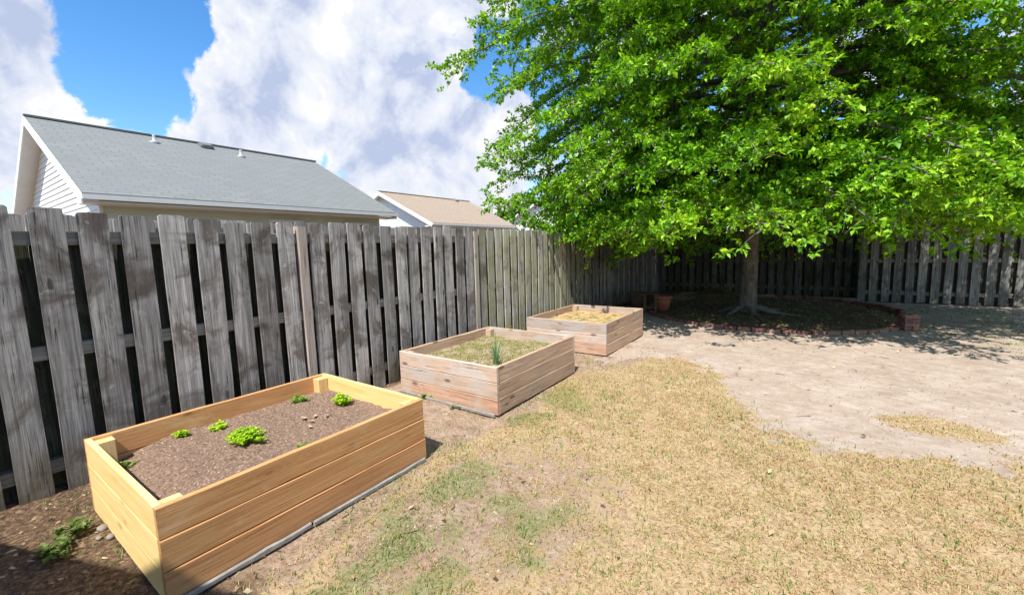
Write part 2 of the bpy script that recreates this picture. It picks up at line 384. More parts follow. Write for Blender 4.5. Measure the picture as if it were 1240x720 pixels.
def masks(X, Y):
    wob = (fbm(X, Y, 1.6, 4, 1)-.5)*.9 + (fbm(X, Y, 7, 3, 2)-.5)*.3
    wob2 = (fbm(X, Y, 5, 4, 3)-.5)*1.6
    bare = sstep(-.20, .20, poly_dist(X, Y, BARE)+wob*.75+(fbm(X, Y, 9, 3, 19)-.5)*.55)
    for cx, cy, r in ((*gz(1135, 515)[:2], .22),): bare = bare*(1-.8*sstep(r*1.6, r*.5, np.hypot((X-cx)*.6, Y-cy)+wob*.1))
    # worn brown soil along the planters and the fence
    soil = sstep(.25, -.2, X-1.75-wob*.8)*sstep(7.6, 7.0, Y)
    soil = np.maximum(soil, sstep(.55, .1, np.hypot((X-2.25)*.9, (Y-1.5)*.55)+wob*.5))
    soil = np.maximum(soil, .62*sstep(1.4, .2, np.hypot((X-2.4), (Y-1.6)*.6)+wob*.7))
    soil = np.maximum(soil, sstep(.5, 0., np.abs(X-2.0)+wob*.5)*sstep(7.4, 6.6, Y)*sstep(4.3, 5.2, Y)*.8)
    mul = sstep(.25, -.15, Y-.55-.2*X+wob*.3)*sstep(2.6, 1.2, X)*.9
    mul = np.maximum(mul, sstep(.22, .02, X)*sstep(14, 13, Y)*.75)
    ring = sstep(RR+.05, RR-.1, np.hypot(X-RC[0], Y-RC[1]))
    mul = np.maximum(mul, ring*.72); mul = np.maximum(mul, sstep(1.1, .6, X)*sstep(8.0, 9.2, Y)*.8)
    g = np.zeros(X.shape)
    for cx, cy, r in GREEN: g = np.maximum(g, sstep(r*3.6, 0, np.hypot(X-cx, Y-cy)+wob2*r*3.0)*(.92 if cx < 2.75 or r > .4 else .34))
    g = np.maximum(g, ring*.35)
    return bare, soil, mul, g
def height(X, Y):
    h = (fbm(X, Y, .8, 3, 5)-.5)*.05+(fbm(X, Y, 5, 3, 6)-.5)*.018+(fbm(X, Y, 18, 2, 8)-.5)*.008
    b, s, m, g = masks(X, Y)
    h = h*.8+m*(fbm(X, Y, 11, 3, 9)-.5)*.03
    bank = sstep(.38, .0, X)*.05*sstep(1.6, .9, Y)        # little bank of soil heaped against the pickets
    ring = sstep(RR, RR-.5, np.hypot(X-RC[0], Y-RC[1]))*.07
    far = sstep(0, 30, np.maximum(np.hypot(X-4, Y-5)-14, 0))
    return (h+bank+ring)*(1-far)-.012
def axis_coords(lo, hi, step, far):
    c = list(np.arange(lo, hi+1e-6, step)); s = step; a = [lo]
    x = lo
    while x > -far: s *= 1.35; x -= s; c.insert(0, x)
    s = step; x = hi
    while x < far: s *= 1.35; x += s; c.append(x)
    return np.array(c)
xs = axis_coords(-.6, 9.4, .035, 900); ys = axis_coords(-.4, 14.2, .04, 900)
GX, GY = np.meshgrid(xs, ys, indexing='ij'); nx, ny = GX.shape
GZ = height(GX, GY)
I = np.arange(nx*ny).reshape(nx, ny)
F = np.stack([I[:-1, :-1], I[1:, :-1], I[1:, 1:], I[:-1, 1:]], -1).reshape(-1, 4)
me = fast_mesh(np.stack([GX, GY, GZ], -1).reshape(-1, 3), F, 'ground', True)
for nm, arr in zip(('bare', 'soil', 'mulch', 'green'), masks(GX, GY)):
    a = me.attributes.new(nm, 'FLOAT', 'POINT'); a.data.foreach_set('value', arr.astype(np.float32).ravel())
tag(link('ground', me, M_ground), kind='structure')

# ---------------------------------------------------------------- blades and leaves
def blades(x, y, z, L, w, lean, az, curl=.5):
    """bent grass blades, 5 vertices each (a quad and a tip triangle as two quads degenerate-free -> 2 faces of 3/4); returns V, F(triangles)"""
    n = len(x); dx, dy = np.cos(az), np.sin(az); sx, sy = -dy, dx
    h1 = L*.55*np.cos(lean*.6); r1 = L*.55*np.sin(lean*.6)
    h2 = h1+L*.45*np.cos(np.minimum(lean*(1+curl), 1.9)); r2 = r1+L*.45*np.sin(np.minimum(lean*(1+curl), 1.9))
    B = np.stack([x, y, z], -1)
    V = np.empty((n, 5, 3))
    S = np.stack([sx*w/2, sy*w/2, np.zeros(n)], -1)
    P1 = B+np.stack([dx*r1, dy*r1, h1], -1); P2 = B+np.stack([dx*r2, dy*r2, h2], -1)
    V[:, 0] = B-S; V[:, 1] = B+S; V[:, 2] = P1+S*.8; V[:, 3] = P1-S*.8; V[:, 4] = P2
    base = np.arange(n)[:, None]*5
    F = np.concatenate([base+np.array([[0, 1, 2]]), base+np.array([[0, 2, 3]]), base+np.array([[3, 2, 4]])])
    return V.reshape(-1, 3), F
def leaf_quads(C, Ddir, Nrm, L, W, fold=.12, bend=.15):
    """diamond leaves of two triangle pairs: C base (n,3), Ddir direction, Nrm up normal"""
    Ddir = Ddir/(np.linalg.norm(Ddir, axis=1)[:, None]+1e-9)
    S = np.cross(Nrm, Ddir); S /= np.linalg.norm(S, axis=1)[:, None]+1e-9; U = np.cross(Ddir, S)
    L = L[:, None]; W = W[:, None]
    b = C; t = C+Ddir*L-U*L*bend; l = C+Ddir*L*.5+S*W/2+U*W*fold; r = C+Ddir*L*.5-S*W/2+U*W*fold
    V = np.stack([b, l, t, r], 1).reshape(-1, 3); o = np.arange(len(C))[:, None]*4
    return V, np.concatenate([o+np.array([[0, 2, 1]]), o+np.array([[0, 3, 2]])])
def scatter(n, x0, x1, y0, y1, dens):
    x = rng.uniform(x0, x1, n); y = rng.uniform(y0, y1, n)
    k = rng.random(n) < dens(x, y); return x[k], y[k]
def in_box(x, y, m=.0):
    o = np.zeros(x.shape, bool)
    for (x0, x1, y0, y1) in BOXES: o |= (x > x0-m) & (x < x1+m) & (y > y0-m) & (y < y1+m)
    return o
BOXES = [(.384, 1.665, .491, 2.033), (.350, 1.661, 2.930, 4.500), (.417, 1.706, 5.378, 6.975)]
def grass_mat(name, stops):
    n = NT(name); r = n.island(); p = n.pos()
    f = n.math('ADD', n.math('MULTIPLY', r, .7), n.math('MULTIPLY', n.math('SUBTRACT', n.noise(p, 3.5, 4, .65), .3), .8), clamp=True)
    col = n.ramp(f, stops)
    d = n.bsdf(col, .65, None, .25); tr = n.n('ShaderNodeBsdfTranslucent', {'Color': col})
    return n.done(n.n('ShaderNodeMixShader', {0: .25, 1: d, 2: tr}).outputs[0])
M_straw = grass_mat('straw_grass', [(.0, (.18, .10, .042)), (.3, (.42, .265, .115)), (.55, (.58, .42, .225)), (.75, (.27, .29, .085)), (1., (.74, .60, .37))])
M_green = grass_mat('green_grass', [(.0, (.07, .13, .025)), (.5, (.17, .27, .055)), (1., (.38, .40, .14))])
def lawn_density(x, y):
    b, s, m, g = masks(x, y); cl = .35+.65*sstep(.38, .6, fbm(x, y, 9, 3, 12))
    d = (1-b)*(1-.75*s)*(1-m)*cl
    d = np.maximum(d, .02*(1-m))
    dist = np.hypot(x-CAMX, y)
    d = d*np.clip(3.6/dist, .12, 1.)
    d[in_box(x, y, .01)] = 0; d[(x < .05)] = 0
    return d
x, y = scatter(620000, 1.2, 9.4, .4, 8.0, lawn_density)
n_ = len(x)
V1, F1 = blades(x, y, height(x, y)-.004, rng.uniform(.013, .04, n_), rng.uniform(.0018, .004, n_)*(1+np.hypot(x-CAMX, y)*.12), rng.uniform(.5, 1.45, n_), rng.uniform(0, 6.283, n_))
tag(link('dry_grass', fast_mesh(V1, F1, 'dry_grass'), M_straw), 'short straw coloured dormant turf covering the front of the yard', 'grass', kind='stuff')
def green_density(x, y):
    b, s, m, g = masks(x, y); d = g*(.12+.88*sstep(.42, .66, fbm(x, y, 8, 4, 14)))*1.0+.16*(1-b)*sstep(.40, .6, fbm(x, y, 2.5, 3, 15))
    d[in_box(x, y, .01)] = 0; d[x < .03] = 0; d *= (1-.75*b*(y < 7))
    d *= np.clip(4/np.hypot(x-CAMX, y), .25, 1)
    return d
x, y = scatter(330000, .05, 9.4, .3, 12.6, green_density)
n_ = len(x)
V1, F1 = blades(x, y, height(x, y)-.004, rng.uniform(.02, .055, n_), rng.uniform(.0025, .005, n_)*(1+np.hypot(x-CAMX, y)*.12), rng.uniform(.1, 1.1, n_), rng.uniform(0, 6.283, n_))
tag(link('green_grass', fast_mesh(V1, F1, 'green_grass'), M_green), 'scattered patches of green grass growing through the dry lawn', 'grass', kind='stuff')

def chips(n, x, y, z, smin, smax, flat=.4):
    """small irregular flakes / clods as tetra-like lumps"""
    s = rng.uniform(smin, smax, n); az = rng.uniform(0, 6.283, n); el = rng.uniform(.35, 1.6, n)
    c, s_ = np.cos(az), np.sin(az)
    base = np.stack([x, y, z], -1)
    def P(a, b, h): return base+np.stack([c*a-s_*b, s_*a+c*b, h], -1)
    V = np.stack([P(-s, -s*.3*el, s*0-.001), P(s, -s*.35*el, s*.05), P(s*.7, s*.4*el, s*0), P(-s*.8, s*.3*el, s*.1*flat), P(s*.1, 0*s, s*flat*rng.uniform(.4, 1.2, n))], 1)
    b0 = np.arange(n)[:, None]*5
    F = np.concatenate([b0+np.array([[i, j, 4]]) for i, j in ((0, 1), (1, 2), (2, 3), (3, 0))])
    return V.reshape(-1, 3), F
def chip_mat(name, stops, rough=.95):
    n = NT(name); return n.done(n.bsdf(n.ramp(n.island(), stops), rough, None, .15))
M_litter = chip_mat('litter', [(0, (.05, .035, .022)), (.4, (.14, .095, .06)), (.85, (.27, .19, .12)), (1, (.42, .34, .25))])
M_crumb = chip_mat('soil_crumbs', [(0, (.16, .11, .08)), (.5, (.34, .26, .195)), (1, (.54, .45, .37))])
def lit_d(x, y):
    b, s, m, g = masks(x, y); d = m*.9+s*.35*sstep(.45, .65, fbm(x, y, 6, 3, 21)); d[in_box(x, y, .005)] = 0; d[x < .02] = 0; d[y > 13] = 0
    return d*np.clip(4/np.hypot(x-CAMX, y), .2, 1)
x, y = scatter(45000, .02, 6, -.2, 13, lit_d)
V1, F1 = chips(len(x), x, y, height(x, y), .004, .022)
tag(link('mulch_litter', fast_mesh(V1, F1, 'mulch_litter'), M_litter), 'bark chips and leaf crumbs lying on the soil by the fence', 'mulch', kind='stuff')
def cr_d(x, y):
    b, s, m, g = masks(x, y); d = np.maximum(b, s)*(1-m)*(.25+.75*sstep(.4, .6, fbm(x, y, 3, 3, 22))); d[in_box(x, y, .005)] = 0; d[x < .02] = 0
    return d*np.clip(4/np.hypot(x-CAMX, y), .2, 1)
x, y = scatter(60000, .02, 9.4, .3, 12.8, cr_d)
V1, F1 = chips(len(x), x, y, height(x, y), .002, .010, .8)
tag(link('soil_crumbs', fast_mesh(V1, F1, 'soil_crumbs'), M_crumb), 'loose crumbs of sandy soil on the bare ground', 'soil', kind='stuff')

M_fallen = chip_mat('fallen_leaves', [(0, (.16, .09, .045)), (.5, (.38, .25, .13)), (1, (.60, .45, .28))])
def fl_d(x, y):
    d = .25+.75*sstep(8, 5, np.hypot(x-3, y-10)); d[in_box(x, y, .03)] = 0; d[x < .05] = 0; d[y > 13.1] = 0; return d
x, y = scatter(900, .05, 9.4, .3, 13, fl_d); n_ = len(x)
a_ = rng.uniform(0, 6.283, n_); L_ = rng.uniform(.025, .055, n_); nn = rng.normal(0, .35, (n_, 3)); nn[:, 2] += 1
V1, F1 = leaf_quads(np.stack([x, y, height(x, y)+.006+rng.uniform(0, .012, n_)], -1), np.stack([np.cos(a_), np.sin(a_), rng.uniform(-.1, .3, n_)], -1), nn, L_, L_*rng.uniform(.4, .6, n_), .3, -.15)
tag(link('fallen_leaves', fast_mesh(V1, F1), M_fallen), 'dry fallen oak leaves scattered thinly over the lawn and dirt', 'leaves', kind='stuff')
x, y = scatter(260, .4, 9.4, .4, 12.8, cr_d); x = x[:160]; y = y[:160]; parts = []
for xx, yy in zip(x, y):
    a = random.uniform(0, 6.283); L = random.uniform(.04, .16); c = random.uniform(-.6, .6); zz = float(height(np.array([xx]), np.array([yy]))[0])+.006
    parts.append(tube_arrays([(xx+math.cos(a+c*t)*L*t, yy+math.sin(a+c*t)*L*t, zz) for t in (0, .33, .66, 1)], [.0035, .003, .0025, .0015], 5))
V1, F1 = merge(parts)
tag(link('twigs', fast_mesh(V1, F1, smooth=True), plain('dead_twig', (.16, .12, .09), .9, .3, 20.)), 'thin dead twigs dropped on the bare soil', 'twigs', kind='stuff')

# ---------------------------------------------------------------- fences
def picket(parent, x, y, z0, H, w, name='picket', facing='x', lean=0.0, dog=True, mat=None):
    T = .018; n = 7; bm = bmesh.new(); rings = []
    cup = random.uniform(-.004, .004); drift = random.uniform(-.006, .006)
    for i in range(n+1):
        t = i/n; zz = H*t; hw = w/2+random.uniform(-.0018, .0018); o = drift*math.sin(t*3.1)
        k = 1.0
        rings.append([bm.verts.new(p) for p in ((-hw+o, -T/2, zz), (0+o, -T/2+cup, zz), (hw+o, -T/2, zz), (hw+o, T/2, zz), (0+o, T/2+cup, zz), (-hw+o, T/2, zz))])
    if dog:      # dog-eared, worn top
        e = random.uniform(.006, .014)
        top = [bm.verts.new((v.co.x*(.84+random.uniform(-.08, .08)) if abs(v.co.x) > .02 else v.co.x, v.co.y, H+e)) for v in rings[-1]]
        rings.append(top)
    for i in range(len(rings)-1):
        for j in range(6): bm.faces.new((rings[i][j], rings[i][(j+1) % 6], rings[i+1][(j+1) % 6], rings[i+1][j]))
    bm.faces.new(rings[0][::-1]); bm.faces.new(rings[-1])
    bmesh.ops.recalc_face_normals(bm, faces=bm.faces)
    o = link(name, bm_mesh(bm), mat or M_pick, parent, (x, y, z0))
    o.rotation_euler = (0, 0, R(90) if facing == 'x' else 0)
    if facing == 'x': o.rotation_euler[0] = 0; o.rotation_euler = (lean, random.uniform(-.006, .006), R(90))
    else: o.rotation_euler = (random.uniform(-.006, .006), lean, 0)
    return o
def rail(parent, x0, x1, y0, y1, z):
    dx, dy = x1-x0, y1-y0; L = math.hypot(dx, dy)
    o = link('rail', board_mesh(L, .072, .088, .003, .003), M_rail, parent, ((x0+x1)/2, (y0+y1)/2, z), (0, 0, math.atan2(dy, dx)))
    return o
def fpost(parent, x, y, H, w=.095, mat=None):
    bm = bmesh.new(); n = 6; rings = []
    for i in range(n+1):
        z = H*i/n; a = w/2+random.uniform(-.001, .001); b = .006
        rings.append([bm.verts.new((px, py, z)) for px, py in ((-a+b, -a), (a-b, -a), (a, -a+b), (a, a-b), (a-b, a), (-a+b, a), (-a, a-b), (-a, -a+b))])
    for i in range(n):
        for j in range(8): bm.faces.new((rings[i][j], rings[i][(j+1) % 8], rings[i+1][(j+1) % 8], rings[i+1][j]))
    bm.faces.new(rings[0][::-1]); bm.faces.new(rings[-1])
    return link('post', bm_mesh(bm), mat or M_post, parent, (x, y, -.05))
P0, PITCHP = 2.15, .2125
fl = empty('picket_fence', (0, 0, 0), label='long weathered grey shadowbox picket fence on the left, running behind the three planter boxes', cat='fence', group='wooden fences around the yard')
def front(yy): picket(fl, .0, yy+random.uniform(-.006, .006), random.uniform(-.005, .02) if yy < 1.2 else random.uniform(-.03, .0), 1.812+random.uniform(-.012, .012), .150+random.uniform(-.006, .006), lean=random.uniform(-.006, .006), mat=M_back if yy > 7.3 else None)  # far boards take the picket copy with tree shade painted in
for k in range(13): front(2.006-.2115*k)
for q in range(-1, 5):
    py = P0+2.55*q
    if q >= 0: fpost(fl, -.024, py, 1.775+random.uniform(-.01, .02)+.05, .088)
    if q >= 0:
        for i in range(12):
            yy = py+.148+i*(2.55-.148-.144)/11
            if yy < 13.9: front(yy)
k = -13
while P0+PITCHP*(k+.5) < 13.9:
    picket(fl, -.098-.022*(k % 2), P0+PITCHP*(k+.5), -.03, 1.825+random.uniform(-.012, .014), .228, 'rear_picket', lean=random.uniform(-.003, .003), mat=M_rear); k += 1
for z in (.20, .94, 1.66):
    for kk in range(-1, 5):
        rail(fl, -.0495, -.0495, P0+2.55*kk+.049-(.6 if kk < 0 else 0), min(P0+2.55*(kk+1)-.049, 13.85), z)
# far fence, in two runs with a step where they meet
def back_fence(name, x0, x1, y, z0, label, H=1.80, posts=(), mat=None):
    f = empty(name, (x0, y, 0), label=label, cat='fence', group='wooden fences around the yard')
    k = 0; x = x0+.08
    while x < x1-.05:
        near = any(abs(x-px) < .09 for px in posts)
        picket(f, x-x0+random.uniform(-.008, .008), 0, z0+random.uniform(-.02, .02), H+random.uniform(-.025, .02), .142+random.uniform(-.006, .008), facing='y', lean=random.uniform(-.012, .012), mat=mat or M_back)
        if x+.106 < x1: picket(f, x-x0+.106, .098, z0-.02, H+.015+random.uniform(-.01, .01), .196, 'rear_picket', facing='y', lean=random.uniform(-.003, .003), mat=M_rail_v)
        x += .212
    n = max(1, round((x1-x0)/2.5)); w = (x1-x0)/n
    for i in range(n):
        for z in (.22, .97, 1.64): rail(f, w*i, w*(i+1)-.003, .0495, .0495, z+z0)
    for i in range(n+1): fpost(f, min(max(w*i, .05), x1-x0-.05), .155, H+z0-.12, .085, M_rail)
    return f
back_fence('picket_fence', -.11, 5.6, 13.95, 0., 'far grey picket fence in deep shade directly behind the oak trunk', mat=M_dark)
back_fence('picket_fence', 5.0, 15.6, 13.22, .0, 'far grey picket fence at the right, dappled with sun patches', 1.82)

# ---------------------------------------------------------------- planter boxes
def planter(idx, b, H, label, mats, post_mat, long_over, T=.03, course_gap=.003, short_mat=None, long_mats=None):
    x0, x1, y0, y1 = b
    e = empty('planter_box', (x0, y0, 0), label=label, cat='planter', group='raised wooden planter boxes along the fence')
    hs = H/3
    W_, L_ = x1-x0, y1-y0
    for c in range(3):
        zc = hs*(c+.5); hh = hs-course_gap
        j = lambda s=.002: random.uniform(-s, s)
        m = mats[c] if isinstance(mats, (list, tuple)) else mats
        if long_over: LL, WW = L_, W_-2*T-.003
        else: LL, WW = L_-2*T-.003, W_
        pr = .0035*(1-c)
        for xx in (T/2-pr, W_-T/2+pr):
            link('board', board_mesh(LL, T, hh, .0015, .0045, 8), (long_mats[c] if long_mats else m), e, (xx+j(.001), L_/2, zc), (0, 0, R(90)))
        for yy in (T/2, L_-T/2):
            link('board', board_mesh(WW, T, hs-.0012 if short_mat else hh, .0006 if short_mat else .001, .0012 if short_mat else .0045, 8), short_mat or m, e, (W_/2, yy+j(.0008 if short_mat else .002), zc), (0, 0, 0))
    pw = .085
    for xx in (T+pw/2+.003, W_-T-pw/2-.003):
        for yy in (T+pw/2+.003, L_-T-pw/2-.003):
            link('corner_post', board_mesh(H-.02, pw, pw, .001, .004, 4, 'z'), post_mat, e, (xx, yy, (H-.02)/2))
    return e
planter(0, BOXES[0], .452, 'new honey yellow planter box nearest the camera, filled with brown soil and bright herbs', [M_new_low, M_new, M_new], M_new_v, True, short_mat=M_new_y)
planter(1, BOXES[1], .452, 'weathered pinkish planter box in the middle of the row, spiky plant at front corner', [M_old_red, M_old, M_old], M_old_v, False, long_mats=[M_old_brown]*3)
planter(2, BOXES[2], .452, 'farthest weathered planter box, half reached by the shade of the oak', [M_old_red, M_old, M_old], M_old_v, False, long_mats=[M_old_brown]*3)

def soil_mat(name, stops, moss=None):
    n = NT(name); p = n.pos(); f = n.noise(p, 60., 6, .72); g = n.noise(p, 8., 5, .6)
    col = n.ramp(f, stops)
    if moss: col = n.mix(n.rng(g, moss[1], moss[2]), col, n.ramp(f, [(.3, tuple(c*.5 for c in moss[0])), (.65, moss[0])]))
    return n.done(n.bsdf(col, .95, n.bump(n.math('ADD', f, g), .9, .015), .1))
M_s1 = soil_mat('potting_soil', [(.3, (.09, .06, .042)), (.5, (.225, .15, .11)), (.7, (.38, .28, .215))])
M_s2 = soil_mat('mossy_soil', [(.3, (.20, .155, .09)), (.5, (.38, .31, .20)), (.7, (.55, .47, .34))], ((.24, .25, .075), .42, .6))
M_s3 = soil_mat('sandy_soil', [(.3, (.30, .18, .085)), (.5, (.50, .34, .17)), (.7, (.64, .48, .28))], ((.26, .23, .09), .5, .62))
def soil(b, z, mat, label, amp, seed, T=.031):
    x0, x1, y0, y1 = b[0]+T, b[1]-T, b[2]+T, b[3]-T
    dip = .075 if seed == 31 else .02
    def hz(x, y): return z+(fbm(x, y, 4, 3, seed)-.5)*amp+(fbm(x, y, 22, 3, seed+1)-.5)*amp*.6-dip*sstep(.30, 0., np.asarray(y)-y0)
    X, Y = np.meshgrid(np.linspace(x0, x1, 90), np.linspace(y0, y1, 105), indexing='ij')
    Z = hz(X, Y)
    I = np.arange(X.size).reshape(X.shape)
    F = np.stack([I[:-1, :-1], I[1:, :-1], I[1:, 1:], I[:-1, 1:]], -1).reshape(-1, 4)
    top = np.stack([X, Y, Z], -1).reshape(-1, 3)
    # give the fill its depth: a skirt down to the ground
    rim = list(I[:, 0])+list(I[-1, 1:])+list(I[-2::-1, -1])+list(I[0, -2:0:-1])
    low = top[rim].copy(); low[:, 2] = .02; n0 = len(top); V = np.concatenate([top, low]); m = len(rim)
    S = np.array([[rim[(i+1) % m], rim[i], n0+i, n0+(i+1) % m] for i in range(m)])
    me = fast_mesh(V, np.concatenate([F, S[:, ::-1]]), 'soil', True)
    tag(link('soil', me, mat), label, 'soil', kind='stuff')
    return hz
Z1, Z2, Z3 = .318, .335, .345
s1 = soil(BOXES[0], Z1, M_s1, 'reddish brown potting soil filling the new yellow planter box', .035, 31)
s2 = soil(BOXES[1], Z2, M_s2, 'pale mossy soil filling the middle weathered planter box', .03, 33)
s3 = soil(BOXES[2], Z3, M_s3, 'orange sandy soil filling the farthest planter box', .04, 35)
for b, hz, m, lab, nn, (a1, a2) in ((BOXES[0], s1, chip_mat('soil_flecks', [(0, (.07, .045, .03)), (.5, (.24, .16, .115)), (.92, (.42, .32, .25)), (1, (.6, .5, .4))]), 'coarse brown mulch crumbs on the soil of the new yellow planter box', 9000, (.002, .0065)),
                               (BOXES[1], s2, M_litter, 'dry plant crumbs strewn over the middle planter box', 3500, (.003, .014))):
    x = rng.uniform(b[0]+.05, b[1]-.05, nn); y = rng.uniform(b[2]+.05, b[3]-.05, nn)
    V1, F1 = chips(nn, x, y, hz(x, y), a1, a2, .6)
    tag(link('mulch_crumbs', fast_mesh(V1, F1), m), lab, 'mulch', kind='stuff')
for b, hz, lab, nn, mm in ((BOXES[1], s2, 'thin weeds and moss in the middle planter box', 16000, M_straw), (BOXES[2], s3, 'sparse dry weeds in the farthest planter box', 5000, M_straw)):
    x = rng.uniform(b[0]+.04, b[1]-.04, nn); y = rng.uniform(b[2]+.04, b[3]-.04, nn); kk = fbm(x, y, 5, 3, 44) > .5; x, y = x[kk], y[kk]; n_ = len(x)
    V1, F1 = blades(x, y, hz(x, y)-.003, rng.uniform(.01, .035, n_), rng.uniform(.002, .005, n_), rng.uniform(.4, 1.4, n_), rng.uniform(0, 6.28, n_))
    tag(link('weeds', fast_mesh(V1, F1), grass_mat('weeds', [(0, (.16, .18, .04)), (.5, (.38, .35, .12)), (1, (.6, .5, .28))])), lab, 'weeds', kind='stuff')

# herbs: low leafy clumps
M_herb = leaf_mat('herb_leaf', [(0, (.20, .38, .012)), (.5, (.38, .62, .02)), (1, (.58, .78, .06))], .4, .5)
M_herb2 = leaf_mat('herb_leaf_dull', [(0, (.08, .17, .02)), (.5, (.20, .34, .04)), (1, (.38, .48, .11))], .35, .5)
M_weed = leaf_mat('weed_leaf', [(0, (.05, .09, .02)), (.5, (.12, .19, .04)), (1, (.26, .32, .10))], .3, .6)
M_stem = plain('green_stem', (.12, .2, .04), .6)
def herb(loc, rx, ry, h, n, label, mat, group='herbs in the new planter box', lmin=.012, lmax=.028, name='herb_plant', cat='herb'):
    e = empty(name, loc, label=label, cat=cat, group=group)
    # stems radiate from the root, leaves sit along them
    ns = max(6, int(n/28)); parts = []; tips = []
    for i in range(ns):
        a = random.uniform(0, 6.283); q = math.sqrt(random.random())
        tip = np.array([math.cos(a)*q*rx, math.sin(a)*q*ry, h*(1-.55*q*q)*random.uniform(.7, 1.1)])
        st = np.array([tip[0]*.25, tip[1]*.25, -.02]); P = [st+(tip-st)*t+np.array([0, 0, math.sin(t*math.pi)*h*.1]) for t in np.linspace(0, 1, 4)]
        parts.append(tube_arrays(P, [.0018, .0015, .0012, .0008], 4)); tips.append(P)
    V, F = merge(parts); link('stem', fast_mesh(V, F, smooth=True), M_stem, e)
    C = []
    for _ in range(n):
        P = random.choice(tips); t = random.uniform(.35, 1.)*3; i = min(int(t), 2); p = P[i]+(P[i+1]-P[i])*(t-i)
        C.append(p+np.array([random.gauss(0, .006), random.gauss(0, .006), random.gauss(0, .004)]))
    C = np.array(C); a = rng.uniform(0, 6.283, n); D_ = np.stack([np.cos(a), np.sin(a), rng.uniform(-.1, .7, n)], -1)
    N_ = np.stack([rng.normal(0, .35, n), rng.normal(0, .35, n), np.ones(n)], -1)
    L = rng.uniform(lmin, lmax, n); V, F = leaf_quads(C, D_, N_, L, L*.75, .1, .1)
    link('foliage', fast_mesh(V, F), mat, e)
    return e
def on(hz, u, v, z): p = gz(u, v, z); return (p[0], p[1], float(hz(p[0], p[1])))
herb(on(s1, 299, 533, Z1), .165, .11, .07, 1900, 'largest bright green herb clump, in the middle of the new planter soil', M_herb, lmin=.010, lmax=.022)
herb(on(s1, 265, 519, Z1), .06, .05, .055, 260, 'small pale herb behind the largest clump in the new planter', M_herb)
herb(on(s1, 220, 529, Z1), .05, .04, .04, 200, 'small green herb nearest the left corner against the back board', M_herb)
herb(on(s1, 361, 486, Z1), .09, .06, .055, 380, 'low herb against the back board near the far corner post', M_herb2)
herb(on(s1, 415, 489, Z1), .075, .07, .10, 480, 'upright bright herb clump at the far end of the new planter', M_herb)
herb(on(s1, 372, 540, Z1), .13, .04, .03, 190, 'thin straggling green sprouts beside the front board of the new planter', M_herb2)
herb(on(s1, 152, 556, Z1), .04, .05, .05, 60, 'tiny seedling in the shaded corner of the new planter', M_herb2)
herb((*gz(88, 648)[:2], 0), .12, .09, .07, 260, 'leafy weed clump on the soil left of the new planter box', M_weed, 'weeds growing in the ground', .015, .035, 'weed_plant', 'weed')
herb((*gz(75, 668)[:2], 0), .10, .10, .06, 260, 'low dark weed in the shade at the bottom left corner', M_weed, 'weeds growing in the ground', .015, .035, 'weed_plant', 'weed')
herb((*gz(372, 484)[:2]*0+gz(552, 492)[:2], 0), .07, .06, .03, 150, 'small weed between the new planter and the middle one', M_weed, 'weeds growing in the ground', .012, .03, 'weed_plant', 'weed')
herb((*gz(516, 482)[:2], 0), .08, .06, .05, 200, 'grassy weed tucked behind the far corner of the new planter', M_herb2, 'weeds growing in the ground', .012, .03, 'weed_plant', 'weed')

# spiky plant in the middle planter
def spiky(loc, label):
    e = empty('spiky_plant', loc, label=label, cat='plant'); parts = []
    for i in range(26):
        a = random.uniform(0, 6.283); L = random.uniform(.22, .38); ln = random.uniform(.05, .6)
        n = 6; w = random.uniform(.009, .014); V = []
        for j in range(n+1):
            t = j/n; th = ln*(.5+.9*t); r = L*t*math.sin(th); z = L*t*math.cos(th)
            ww = w*(1-t**2)+.0006
            c = np.array([math.cos(a)*(r+.01), math.sin(a)*(r+.01), z-.01]); s = np.array([-math.sin(a), math.cos(a), 0])*ww/2
            dn = np.array([math.cos(a), math.sin(a), -.3])*ww*.25
            V += [c-s, c+dn, c+s]
        F = [(j*3+q, j*3+q+1, j*3+q+4, j*3+q+3) for j in range(n) for q in (0, 1)]
        o = link('leaf', fast_mesh(np.array(V), np.array(F), smooth=True), M_spike, e)
    return e
M_spike = leaf_mat('spike_leaf', [(0, (.06, .15, .05)), (.5, (.11, .24, .09)), (1, (.22, .36, .16))], .2, .4)
spiky(on(s2, 601, 442, Z2), 'green spiky plant with upright blades at the front corner of the middle planter')

